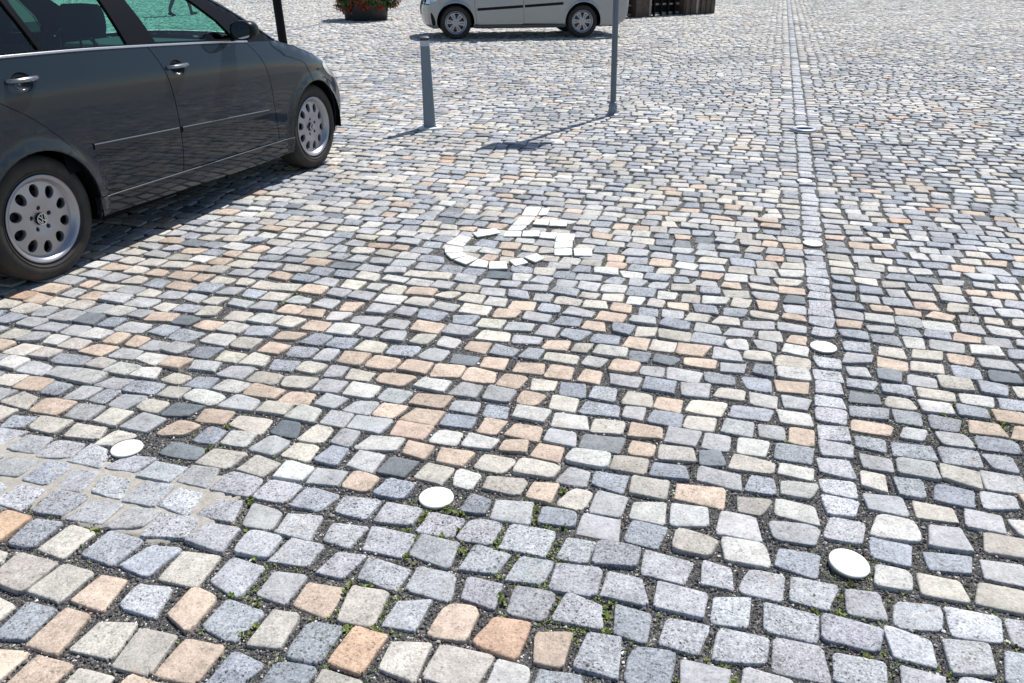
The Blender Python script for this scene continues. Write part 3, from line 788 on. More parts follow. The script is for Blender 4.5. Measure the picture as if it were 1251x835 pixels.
        dt = np.gradient(V, axis=0); de = np.gradient(V, axis=1); nn = np.cross(dt, de); nn /= np.linalg.norm(nn, axis=-1, keepdims=True) + 1e-9
        V = V - nn * (-off) if True else V
        F = [(i * ny + j, (i + 1) * ny + j, (i + 1) * ny + j + 1, i * ny + j + 1) for i in range(n - 1) for j in range(ny - 1)]
        mb = MB(); mb.add(V.reshape(-1, 3), F, 0, True)
        o = mb.build(name, mat_, parent or s.root, auto=60)
        return o
    def pfrac(s, x, z):
        P = s.prof; d = np.r_[0, np.cumsum(np.hypot(*(P[1:] - P[:-1]).T))]; d /= d[-1]
        return float(d[np.argmin((P[:, 0] - x) ** 2 + (P[:, 1] - z) ** 2)])

def arch_pts(cx, cz, r, a0, a1, n=26): return [(cx + r * math.cos(R(a0 + (a1 - a0) * k / n)), cz + r * math.sin(R(a0 + (a1 - a0) * k / n))) for k in range(n + 1)]

def flat_holes(outer, holes, y, side, mb, mi=0, depth=.02, zfun=None):
    """disc face in x-z plane with holes, plus hole walls; zfun(r) gives inset"""
    pts = []; edges = []
    for L in [outer] + holes:
        b = len(pts); pts += [tuple(p) for p in L]; edges += [(b + i, b + (i + 1) % len(L)) for i in range(len(L))]
    rr = max(math.hypot(*p) for p in outer)
    gx, gz = np.meshgrid(np.arange(-rr, rr, rr / 11), np.arange(-rr, rr, rr / 11)); g = np.stack([gx.ravel(), gz.ravel()], 1)
    ok = inpoly(g, np.array(outer))
    for h in holes: ok &= ~inpoly(g, np.array(h))
    g = g[ok]; bd = np.array(pts); g = g[np.sqrt(((g[:, None] - bd[None]) ** 2).sum(-1)).min(1) > rr / 28]; pts += [tuple(p) for p in g]
    res = delaunay_2d_cdt([Vector(p) for p in pts], edges, [], 0, 1e-7, False)
    P2 = np.array([tuple(v_) for v_ in res[0]]); T = [f for f in res[2] if len(f) == 3]
    cen = P2[np.array(T)].mean(1); ok = inpoly(cen, np.array(outer))
    for h in holes: ok &= ~inpoly(cen, np.array(h))
    yy = lambda p: side * (y - (zfun(math.hypot(*p)) if zfun else 0))
    V = [(p[0], yy(p), p[1]) for p in P2]; F = []
    for f, o_ in zip(T, ok):
        if not o_: continue
        a, b, c = [P2[i] for i in f]; cr = (b[0] - a[0]) * (c[1] - a[1]) - (b[1] - a[1]) * (c[0] - a[0])
        f = tuple(f) if cr > 0 else tuple(f)[::-1]
        F.append(f if side < 0 else f[::-1])
    mb.add(V, F, mi, True)
    for h in holes:
        n = len(h); c_ = np.mean(h, 0)
        ins = [tuple(c_ + (np.array(p) - c_) * .90) for p in h]
        V = [(p[0], yy(p), p[1]) for p in h] + [(p[0], yy(q) - side * depth * .25, p[1]) for p, q in zip(ins, h)] + [(p[0], yy(q) - side * depth, p[1]) for p, q in zip(ins, h)]
        F = [(r_ * n + i, (r_ + 1) * n + i, (r_ + 1) * n + (i + 1) % n, r_ * n + (i + 1) % n) for r_ in range(2) for i in range(n)]
        mb.add(V, F, mi, True)

mtyre = mat('tyre_rubber', (.022, .021, .020), .75, spec=.35, bump=(120, .3, .001), vary=(7, .9, (.05, .045, .038)))
mblack = mat('black_trim', (.006, .006, .0075), .35, spec=.12)
mvoid = mat('dark_cavity', (.006, .006, .007), .95, spec=.05)
malloy = mat('alloy_silver', (.36, .36, .39), .36, metal=.8, vary=(12, .5, (.34, .34, .36)))
mchrome = mat('bright_trim', (.72, .73, .75), .16, metal=1.0)
msatin = mat('satin_trim_and_highlight', (.20, .215, .23), .35, metal=.5)
mbolt = mat('bolt_steel', (.06, .06, .065), .4, metal=.6)

def tyre_prof(Ro, Ri, wd):
    h = wd / 2
    return [(Ri + .004, -h * .80), (Ri + .016, -h * .93), (Ri + (Ro - Ri) * .35, -h * 1.01), (Ri + (Ro - Ri) * .6, -h * 1.02), (Ro - .022, -h * .93), (Ro - .008, -h * .80), (Ro - .001, -h * .62),
            (Ro, -h * .5), (Ro - .007, -h * .46), (Ro - .007, -h * .42), (Ro, -h * .38), (Ro, -h * .06), (Ro - .007, -h * .04), (Ro - .007, h * .04), (Ro, h * .06),
            (Ro, h * .38), (Ro - .007, h * .42), (Ro - .007, h * .46), (Ro, h * .5), (Ro - .001, h * .62), (Ro - .008, h * .80), (Ro - .022, h * .93), (Ri + (Ro - Ri) * .6, h * 1.02), (Ri + (Ro - Ri) * .35, h * 1.01), (Ri + .016, h * .93), (Ri + .004, h * .80)]
def wheel(root, cx, yout, side, Ro, Ri, kind, rot=0):
    wd = .20; e = bpy.data.objects.new('wheel', None); link(e, root); e.location = (cx, side * yout, Ro - .004)
    def P(name, mb, m, auto=35): return mb.build(name, m, e, auto)
    yc = -side * (wd / 2)          # tyre centre
    mb = MB(); mb.lathe(tyre_prof(Ro, Ri, wd), 72, c=(0, yc, 0), axis='Y', closed=True)
    # slight bulge at the contact patch is ignored; raised side lettering bands as rings
    mb.lathe([(Ri + .020, side * -.002), (Ri + .024, side * .0015), (Ri + .028, side * -.001)][::(1 if side > 0 else -1)], 72, c=(0, 0, 0), axis='Y')
    P('tyre', mb, mtyre)
    mb = MB(); y0 = -.008
    pr = [(Ri + .004, y0 - .010), (Ri + .005, y0), (Ri - .001, y0 + .003), (Ri - .010, y0 - .001), (Ri - .018, y0 - .010), (Ri - .024, y0 - .024), (Ri - .030, y0 - .030)]
    mb.lathe([(r_, side * a) for r_, a in pr][::(-1 if side > 0 else 1)], 72, axis='Y')
    face_r = Ri - .030; fy = y0 - .030
    if kind == 'holes':
        holes = []
        for k in range(10):
            a = R(90 + 36 * k + rot); h = []
            for j in range(20):
                b = 2 * math.pi * j / 20; rx = .030 * (1 + .10 * math.cos(b)); 
                lx = .034 * math.cos(b); ly = (.027 + .0035 * math.cos(b)) * math.sin(b)
                r_ = .146 + lx; h.append((r_ * math.cos(a) - ly * math.sin(a), r_ * math.sin(a) + ly * math.cos(a)))
            holes.append(h)
        for k in range(5):
            a = R(90 + 72 * k + rot); holes.append([(.057 * math.cos(a) + .012 * math.cos(b * .5236), .057 * math.sin(a) + .012 * math.sin(b * .5236)) for b in range(12)])
        outer = [(face_r * math.cos(R(5 * k)), face_r * math.sin(R(5 * k))) for k in range(72)]
        zf = lambda r_: .004 * (1 - (r_ / face_r)) - .012 * math.exp(-((r_ - .10) / .06) ** 2)
        flat_holes(outer, holes, fy, side, mb, 0, .022, zf)
        P('rim', mb, malloy, 42)
        for k in range(5):
            mb = MB(); a = R(90 + 72 * k + rot); mb.lathe([(0, side * (fy - .010)), (.008, side * (fy - .010)), (.009, side * (fy - .03))][::(-1 if side > 0 else 1)], 6, c=(.057 * math.cos(a), 0, .057 * math.sin(a)), axis='Y'); P('wheel_bolt', mb, mbolt)
        # hub emblem: ring with a V over a W
        mb = MB(); yb = fy + .012
        mb.lathe([(0, side * (yb)), (.029, side * yb), (.031, side * (yb - .004)), (.031, side * (yb - .012))][::(-1 if side > 0 else 1)], 40, axis='Y'); hub = P('hub_cap', mb, mblack)
        mb = MB(); yb2 = side * (yb + .0012)
        mb.lathe([(.0245, side * (yb - .0005)), (.0255, side * (yb + .002)), (.0285, side * (yb + .002)), (.0295, side * (yb - .0005))][::(-1 if side > 0 else 1)], 40, axis='Y')
        def stroke(a, b, w_=.0036):
            a = Vector((a[0], 0, a[1])); b = Vector((b[0], 0, b[1])); d = (b - a); n_ = Vector((-d.z, 0, d.x)).normalized() * w_ / 2
            q = [a - n_, a + n_, b + n_, b - n_]
            V = [(p.x, yb2 - side * .0015, p.z) for p in q] + [(p.x, yb2 + side * .001, p.z) for p in q]
            mb.add(V, [(0, 1, 2, 3), (4, 7, 6, 5), (0, 4, 5, 1), (1, 5, 6, 2), (2, 6, 7, 3), (3, 7, 4, 0)], 0, False)
        k = -side
        for a, b in (((-.010, .0215), (-.0015, .003)), ((.010, .0215), (.0015, .003)), ((-.0215, .009), (-.0105, -.0205)), ((-.0105, -.0205), (-.001, -.001)), ((.001, -.001), (.0105, -.0205)), ((.0105, -.0205), (.0215, .009))):
            ca, sa = math.cos(R(20)), math.sin(R(20))
            rt_ = lambda p: (p[0] * ca - p[1] * sa, p[0] * sa + p[1] * ca)
            stroke(rt_(a), rt_(b))
        mb.build('emblem', mchrome, hub)
    else:
        holes = []
        for k in range(6):
            a0 = 60 * k + 30 + rot
            h = []
            for (r_, da) in ((.062, 6), (.062, -6), (.11, -13), (.155, -15.5), (face_r - .012, -15), (face_r - .008, 0), (face_r - .012, 15), (.155, 15.5), (.11, 13)):
                a = R(a0 + da); h.append((r_ * math.cos(a), r_ * math.sin(a)))
            holes.append([tuple(p) for p in dens(h, .012)])
            a0 = 60 * k + rot; h = []
            for (r_, w_) in ((.075, -.004), (face_r - .02, -.0085), (face_r - .02, .0085), (.075, .004)):
                a = R(a0); h.append((r_ * math.cos(a) - w_ * math.sin(a), r_ * math.sin(a) + w_ * math.cos(a)))
            holes.append([tuple(p) for p in dens(h, .012)])
        outer = [(face_r * math.cos(R(5 * k)), face_r * math.sin(R(5 * k))) for k in range(72)]
        flat_holes(outer, holes, fy, side, mb, 0, .02, lambda r_: -.012 * math.exp(-(r_ / .09) ** 2))
        P('rim', mb, malloy, 42)
        mb = MB(); mb.lathe([(0, side * (fy + .016)), (.025, side * (fy + .016)), (.03, side * (fy + .010))][::(-1 if side > 0 else 1)], 30, axis='Y'); P('hub_cap', mb, malloy)
    # brake disc and dark inner drum
    mb = MB(); mb.lathe([(0, -side * .075), (.14, -side * .075), (.14, -side * .085)][::(-1 if side > 0 else 1)], 40, axis='Y'); P('brake_disc', mb, mbolt)
    mb = MB(); mb.lathe([(Ri - .005, side * (fy - .02)), (Ri - .012, -side * .10), (.0, -side * .11)][::(-1 if side > 0 else 1)], 40, axis='Y'); P('barrel', mb, mvoid)
    return e

def paint(name, col, metal, rough=.35):
    m = mat(name, col, rough, metal=metal, coat=1.0, coat_rough=.02)
    t = m.node_tree; b = t.nodes['Principled BSDF']
    # metallic flake
    tc = t.nodes.new('ShaderNodeTexCoord'); v_ = t.nodes.new('ShaderNodeTexVoronoi'); v_.inputs['Scale'].default_value = 1500
    t.links.new(tc.outputs['Object'], v_.inputs['Vector'])
    n = t.nodes.new('ShaderNodeTexNoise'); n.inputs['Scale'].default_value = 3; n.inputs['Detail'].default_value = 5; t.links.new(tc.outputs['Object'], n.inputs['Vector'])
    mr = t.nodes.new('ShaderNodeMapRange'); mr.inputs[3].default_value = .02; mr.inputs[4].default_value = .06; t.links.new(n.outputs['Fac'], mr.inputs[0]); t.links.new(mr.outputs[0], b.inputs['Coat Roughness'])
    mr2 = t.nodes.new('ShaderNodeMapRange'); mr2.inputs[3].default_value = rough * .7; mr2.inputs[4].default_value = rough * 1.3
    sc_ = t.nodes.new('ShaderNodeSeparateColor'); t.links.new(v_.outputs['Color'], sc_.inputs[0]); t.links.new(sc_.outputs[0], mr2.inputs[0]); t.links.new(mr2.outputs[0], b.inputs['Roughness'])
    return m
mpaintA = paint('dark_grey_metallic', (.0095, .0155, .0225), .0, .45)
mpaintA.node_tree.nodes['Principled BSDF'].inputs['Coat IOR'].default_value = 1.42
mpaintA.node_tree.nodes['Principled BSDF'].inputs['Specular IOR Level'].default_value = .05
mpaintA.node_tree.nodes['Principled BSDF'].inputs['Coat Weight'].default_value = 1.0
mpaintB = paint('silver_metallic', (.27, .285, .29), .55, .38)
mglass = glass_mat('green_tinted_glass', (.36, .80, .67), 1.0)
mwind = glass_mat('windscreen_glass', (.55, .80, .75), 1.0)
mlamp = mat('lamp_lens', (.62, .66, .70), .12, metal=.6, coat=1)
mred = mat('tail_lamp_red', (.35, .01, .01), .2, coat=1)
mseat = mat('charcoal_seat_cloth', (.018, .020, .022), .85, bump=(90, .4, .002))
mdash = mat('dash_plastic', (.02, .021, .023), .6)
mmirror = mat('mirror_face', (.8, .8, .8), .03, metal=1)

def headrest(root, x, y, z, parent=None):
    mb = MB(); n = 14; V = []; F = []
    for i in range(n):
        a = 2 * math.pi * i / n; ca, sa = math.cos(a), math.sin(a)
        for yy, k in ((-.13, .72), (-.115, .95), (0, 1), (.115, .95), (.13, .72)):
            V.append((x + .055 * k * math.copysign(abs(ca) ** .7, ca), y + yy, z + .095 * k * math.copysign(abs(sa) ** .7, sa)))
    for i in range(n):
        for j in range(4): F.append((i * 5 + j, i * 5 + j + 1, ((i + 1) % n) * 5 + j + 1, ((i + 1) % n) * 5 + j))
    F += [tuple(i * 5 for i in range(n)), tuple(i * 5 + 4 for i in range(n - 1, -1, -1))]
    mb.add(V, F)
    for dy in (-.05, .05): mb.tube([(x, y + dy, z - .16), (x, y + dy, z - .06)], .007, 8)
    return mb.build('headrest', mseat, parent, auto=50)
def seat(root, x, y, zt, hr):
    e = bpy.data.objects.new('seat', None); link(e, root)
    mb = MB(); M = Matrix.Rotation(R(-14), 4, 'Y')
    mb.box((x - .02, y, zt - .33), (.15, .50, .66), 0, .05, M); mb.build('backrest', mseat, e, bevel=.02)
    mb = MB(); mb.box((x + .30, y, zt - .62), (.54, .50, .15), 0, .04); mb.build('cushion', mseat, e, bevel=.02)
    headrest(root, x - .07, y, hr, e)
def face_box(mb, car, pts): pass

def build_car(root, d):
    prof = catmull(d['prof'], 10); c = Car(root, prof, d['belt'], d['Wz'], d['wb'], d['taperF'], d['taperR'], d['tumble'], d['arch'], d.get('rr', .05))
    pm_ = d['paint']; pf = c.pfrac
    F0 = d['f']       # profile landmarks
    tb, th, tw, tr0, tr1, tg = pf(*F0['bumper_top']), pf(*F0['hood_front']), pf(*F0['cowl']), pf(*F0['roof_front']), pf(*F0['roof_rear']), pf(*F0['gate'])
    tbr = pf(*F0['rbump'])
    bul = [(0, d['nose'] * .8), (tb, d['nose']), (th, d['nose'] * .95), ((th + tw) / 2, d['nose'] * .6), (tw, d['cowlb']), (tr0, d['cowlb'] * .5), (min(tr0 + .03, 1), 0), (tr1 - .03, 0), (tr1, -.04), (tg, -.07), (1, -.08)]
    cro = [(0, 0), (tb, 0), (th, .015), ((th + tw) / 2, .035), (tw, .035), (tr0, .03), (tr0 + .04, .045), (tr1, .04), (tg, 0), (1, 0)]
    K = dict(bulge=bul, crown=cro)
    c.loft('front_bumper', 0, tb - .0015, pm_, **K)
    c.loft('front_grille', tb + .0015, th - .0015, mblack, e0=-.52, e1=.52, **K)
    for sd in (-1, 1):
        c.loft('headlight', tb + .0015, th - .0015, mlamp, e0=.54 if sd > 0 else -1., e1=1. if sd > 0 else -.54, ny=13, **K)
    c.loft('bonnet', th + .0015, tw - .002, pm_, **K)
    c.loft('windscreen', tw + .002, tr0 - .001, mwind, **K)
    c.loft('roof', tr0 + .001, tr1 - .001, pm_, **K)
    c.loft('rear_window', tr1 + .001, tg - .001, mwind, **K)
    c.loft('tailgate', tg + .001, tbr - .0015, pm_, **K)
    c.loft('rear_bumper', tbr + .0015, 1, pm_, **K)
    bi = lambda x: float(np.interp(x, c.belt[:, 0], c.belt[:, 1]))
    d0 = np.r_[0, np.cumsum(np.hypot(*(prof[1:] - prof[:-1]).T))]; d0 /= d0[-1]
    def seg(t0, t1):   # profile piece as list of points
        m = (d0 > t0) & (d0 < t1); a = [np.array([np.interp(t0, d0, prof[:, 0]), np.interp(t0, d0, prof[:, 1])])]
        return a + list(prof[m]) + [np.array([np.interp(t1, d0, prof[:, 0]), np.interp(t1, d0, prof[:, 1])])]
    (ax0, az0, ar0), (ax1, az1, ar1) = d['arch']
    g = .0028
    bi = lambda x: float(np.interp(x, c.bx, c.bz))
    for side in (-1, 1):
        # front wing: gap line A up to the cowl, along the bonnet edge, round the nose, over the arch
        gapA = catmull(d['gapA'], 6); gapB = catmull(d['gapB'], 6); gapC = catmull(d['gapC'], 8)
        zlow = d['sill_top']
        a_end = math.degrees(math.asin((d['arch_low'] - az1) / ar1))
        xs = gapA[0][0]
        wing = [(p[0] + g, p[1]) for p in gapA[::-1]]              # top -> ... gapA given bottom to top; reversed = top to bottom
        archF = arch_pts(ax1, az1, ar1, 180 - a_end, a_end)        # rear side to front side of arch
        wing += [(archF[0][0], zlow(archF[0][0]) + g)] + archF
        nose = seg(pf(*F0['bottom']), tw - .001)
        wing += [tuple(p) for p in nose if True]
        wl = [(gapA[-1][0] + g, bi(gapA[-1][0]))]
        c.patch('front_wing', wing, pm_, side, extra=wl)
        # doors
        def beltline(x0, x1, dz=0): return [(x, bi(x) + dz) for x in np.linspace(x0, x1, max(3, int(abs(x1 - x0) / .05)))]
        fd = [(p[0] + g, p[1]) for p in gapB[::-1]] + [(x, zlow(x) + g) for x in np.linspace(gapB[0][0] + g, gapA[0][0] - g, 20)][1:-1] + [(p[0] - g, p[1]) for p in gapA] + beltline(gapA[-1][0] - g, gapB[-1][0] + g)[1:-1]
        cups = [[(hx + .060 * math.cos(a), hz - .002 + .046 * math.sin(a)) for a in np.linspace(0, 2 * math.pi, 28, endpoint=False)] for hx, hz in d['handles']]
        fdo = c.patch('front_door', fd, pm_, side, holes=[cups[0]], lip=.006)
        rd = [(p[0], p[1] + g * .6) for p in gapC] + [(p[0] - g, p[1]) for p in gapB if p[1] > gapC[-1][1] + .01] + beltline(gapB[-1][0] - g, gapC[0][0] + g)[1:-1]
        rdo = c.patch('rear_door', rd, pm_, side, holes=[cups[1]], lip=.006)
        # rear quarter with the arch
        a_e = math.degrees(math.asin((d['arch_low'] - az0) / ar0))
        archR = arch_pts(ax0, az0, ar0, 180 - a_e, a_e)
        tail = seg(pf(*F0['tail_belt']), 1.)
        q = [(p[0], p[1] - g * .6) for p in gapC] + [(archR[-1][0] + .005, zlow(archR[-1][0]) + g)] + archR[::-1]
        q += [tuple(p) for p in tail[::-1]] + beltline(tail[0][0], gapC[0][0] - g)[1:-1]
        c.patch('rear_quarter', q, pm_, side)
        # sill
        x0, x1 = archR[-1][0], archF[0][0]
        sl_ = [(x, zlow(x) - g) for x in np.linspace(x0 + .002, x1 - .002, 40)] + [(x1 - .004, d['sill_bot'](x1))] + [(x, d['sill_bot'](x)) for x in np.linspace(x1 - .02, x0 + .02, 30)]
        c.patch('sill', sl_, d.get('sill_mat', pm_), side, off=.004, lip=.04)
        c.strip('sill_highlight_strip', [(x, zlow(x) - .006) for x in np.linspace(x0 + .06, x1 - .01, 30)], .0028, .004, msatin if d['mould_line'] else mblack, side, off=.003)  # added strip; satin grey on the dark car paints the sill's bright reflection
        # greenhouse: black frames with real openings
        gh = [(x, bi(x) + .004) for x in np.linspace(F0['tail_belt'][0], F0['cowl'][0] - .02, 60)] + [tuple(p) for p in seg(tw, pf(*F0['tail_belt']))[1:-1]]
        wins = [catmull(w_, 6, True) if sm else dens(w_, .05) for w_, sm in d['windows']]
        def shrink(P, e):
            P = np.array(P); m_ = P.mean(0); return m_ + (P - m_) * (1 + e)
        c.patch('window_frame', gh, mblack, side, holes=wins, off=-.003, lip=.02, grid=.04)
        for w_ in wins: c.patch('side_window', shrink(w_, .03), mglass, side, off=-.016, lip=0, grid=.06)
        # painted roof rail above the windows
        rail = seg(tw + .004, pf(*F0['tail_belt']) - .002); rp = np.array(rail); ce = np.array([.9, 1.0]); inn = rp + (ce - rp) / np.linalg.norm(ce - rp, axis=1, keepdims=True) * np.where(rp[:, :1] > 1.35, .030, .045)
        c.patch('roof_rail', [tuple(p) for p in rp] + [tuple(p) for p in inn[::-1]], pm_, side, off=.002, lip=.006, grid=.03)
        # belt trim, side moulding, arch lips, handles
        c.strip('belt_trim', [(x, bi(x) + .004) for x in np.linspace(F0['tail_belt'][0] + .1, F0['mirror'][0] + .16, 30)], .0055, .006, d['belt_mat'], side)
        mo = c.strip('side_moulding', d['mould'][0], d['mould_w'], .008, d['mould_mat'], side, fdo); mo2 = c.strip('side_moulding', d['mould'][1], d['mould_w'], .008, d['mould_mat'], side, rdo)
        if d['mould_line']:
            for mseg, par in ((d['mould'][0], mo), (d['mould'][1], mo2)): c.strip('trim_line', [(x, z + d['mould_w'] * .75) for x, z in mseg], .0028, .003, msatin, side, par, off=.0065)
        for (hx, hz), par in zip(d['handles'], (fdo, rdo)):
            V = []; F = []; n = 24     # recess cup
            yb = float(c.W([hx], [hz])[0])
            mb = MB(); cv = []; nr = 7
            for r_ in range(nr):
                k = 1 - r_ / nr; P_ = [(hx + .0605 * k * math.cos(a), hz - .002 + .0465 * k * math.sin(a)) for a in np.linspace(0, 2 * math.pi, n, endpoint=False)]
                cv += [tuple(p) for p in c.S3(P_, side, -.030 * math.sqrt(1 - k * k))]
            cv.append(tuple(c.S3([(hx, hz - .002)], side, -.030)[0]))
            F = [(r_ * n + i, r_ * n + (i + 1) % n, (r_ + 1) * n + (i + 1) % n, (r_ + 1) * n + i) for r_ in range(nr - 1) for i in range(n)] + [((nr - 1) * n + i, (nr - 1) * n + (i + 1) % n, nr * n) for i in range(n)]
            if side > 0: F = [f[::-1] for f in F]
            mb.add(cv, F, 0, True); ho = mb.build('handle_recess', pm_, par)
            mb = MB(); pts = [(-.085, .004, .008), (-.075, .022, .010), (-.04, .034, .012), (.02, .036, .013), (.06, .030, .012), (.082, .012, .010), (.09, .002, .007)]
            sl0 = c.N3([(hx, hz)], side)[0]
            mb.tube([(hx + a, side * (float(c.W([hx + a], [hz + .012])[0]) + b), hz + .012) for a, b, r_ in pts], [r_ for a, b, r_ in pts], 10)
            mb.build('door_handle', d['handle_mat'], par)
        # mirror
        mx_, mz_ = F0['mirror']; yb = float(c.W([mx_], [mz_])[0])
        e = bpy.data.objects.new('door_mirror', None); link(e, root)
        mb = MB(); n = 18; V = []; F = []
        prf = [(-.045, .86), (-.038, .97), (0, 1.0), (.04, .92), (.075, .70), (.095, .38), (.102, .0)]
        for xx, k in prf:
            for i in range(n):
                a = 2 * math.pi * i / n; ca, sa = math.cos(a), math.sin(a)
                V.append((mx_ + xx, side * (yb + .115 + .085 * k * math.copysign(abs(ca) ** .75, ca)), mz_ + .055 + .060 * k * math.copysign(abs(sa) ** .75, sa)))
        m_ = len(prf)
        for j in range(m_ - 1):
            for i in range(n):
                q = (j * n + i, j * n + (i + 1) % n, (j + 1) * n + (i + 1) % n, (j + 1) * n + i); F.append(q if side < 0 else q[::-1])
        mb.add(V, F); mb.build('mirror_housing', d['mirror_mat'], e, auto=50)
        mb = MB(); mb.add([(mx_ - .040, p[1], p[2]) for p in V[:n]], [tuple(range(n)) if side > 0 else tuple(range(n))[::-1]], 0, False); mb.build('mirror_glass', mmirror, e)
        mb = MB(); mb.tube([(mx_ + .05, side * (yb - .03), mz_ + .01), (mx_ + .03, side * (yb + .05), mz_ + .03), (mx_ + .02, side * (yb + .09), mz_ + .05)], [.030, .022, .020], 12); mb.build('mirror_arm', mblack, e)
        # tail lamp
        tl = [tuple(p) for p in catmull(d['taillamp'], 5, True)]
        c.patch('tail_light', tl, mred, side, off=.004, lip=.006, grid=.03)
        hl = [tuple(p) for p in catmull(d['headlamp'], 5, True)]
        c.patch('headlight', hl, mlamp, side, off=.0035, lip=.006, grid=.03)
        # inner shell (dark) with wheel wells
        for (cx, cz, ra), nm in ((d['arch'][0], 'r'), (d['arch'][1], 'f')):
            mb = MB(); V = []; F = []; n = 30
            yo = float(c.W([cx], [cz + ra + .02])[0]) - .012
            for i in range(n + 1):
                a = R(-12 + 204 * i / n)
                for yy, rr_ in ((yo, ra - .001), (yo - .03, ra + .012), (yo - .33, ra + .012)): V.append((cx + rr_ * math.cos(a), side * yy, max(cz + rr_ * math.sin(a), .26)))
            for i in range(n):
                for j in range(2): F.append((i * 3 + j, i * 3 + j + 1, (i + 1) * 3 + j + 1, (i + 1) * 3 + j))
            V.append((cx, side * (yo - .33), cz)); b = len(V) - 1
            F += [(i * 3 + 2, (i + 1) * 3 + 2, b) for i in range(n)]
            mb.add(V, F); mb.build('wheel_well', mvoid, root)
        # door card: dark inner wall so that gaps read dark and the cabin is closed
        mb = MB(); xs_ = np.linspace(F0['tail_belt'][0] + .08, F0['cowl'][0] + .05, 40); V = []; F = []
        for x in xs_:
            for z in (.24, .5, .75, bi(x) - .01): V.append((x, side * (float(c.W([x], [z])[0]) - .045), z))
        ok_ = lambda x, z: all(math.hypot(x - a[0], z - a[1]) > a[2] + .03 for a in d['arch'])
        for i in range(len(xs_) - 1):
            for j in range(3):
                xm, zm = (xs_[i] + xs_[i + 1]) / 2, (.37, .62, .88)[j]
                if ok_(xm, zm): F.append((i * 4 + j, (i + 1) * 4 + j, (i + 1) * 4 + j + 1, i * 4 + j + 1))
        mb.add(V, F); mb.build('door_card', mvoid, root)
    # floor pan, engine block volume, boot floor
    mb = MB(); L0, L1 = d['floor']; hw = d['Wz'][3][1] - .03
    mb.box(((L0 + L1) / 2, 0, .235), (L1 - L0, 2 * hw - .44, .09), 0, .02); mb.box(((L0 + L1) / 2, 0, .40), (L1 - L0, 2 * hw - .54, .20), 0, .02)
    mb.box(((ax0 + ax1) / 2, 0, .24), (ax1 - ax0 - .76, 2 * hw, .10), 0, .02)
    mb.box((ax1 + .12, 0, .50), (.9, 1.0, .45), 0, .05)
    mb.box((ax0 - .25, 0, .50), (.75, 1.0, .40), 0, .05)
    mb.build('underbody', mvoid, root)
    # cabin
    mb = MB(); xw = F0['cowl'][0]
    mb.box((xw - .25, 0, bi(xw - .2) - .12), (.62, 1.36, .20), 0, .06); mb.box((xw - .42, .36, bi(xw) - .06), (.16, .34, .10), 0, .04)
    mb.build('dashboard', mdash, root, bevel=.01)
    mb = MB(); cxs, czs = xw - .62, bi(xw - .6) - .10
    pts = []
    for k in range(25):
        a = 2 * math.pi * k / 24; v_ = Vector((0, .18 * math.cos(a), .18 * math.sin(a))); v_ = Matrix.Rotation(R(-25), 3, 'Y') @ v_; pts.append(Vector((cxs, .36, czs)) + v_)
    mb.tube(pts, .014, 8); mb.tube([(cxs, .19, czs), (cxs, .53, czs)], .012, 6); mb.build('steering_wheel', mdash, root)
    for (x, y, zt, hr) in d['seats']: seat(root, x, y, zt, hr)
    # wheels
    for sd in (-1, 1):
        for cx in (0, d['wb']): wheel(root, cx, d['yout'], sd, d['Ro'], d['Ri'], d['wkind'], 8 if cx else 0)
    return c

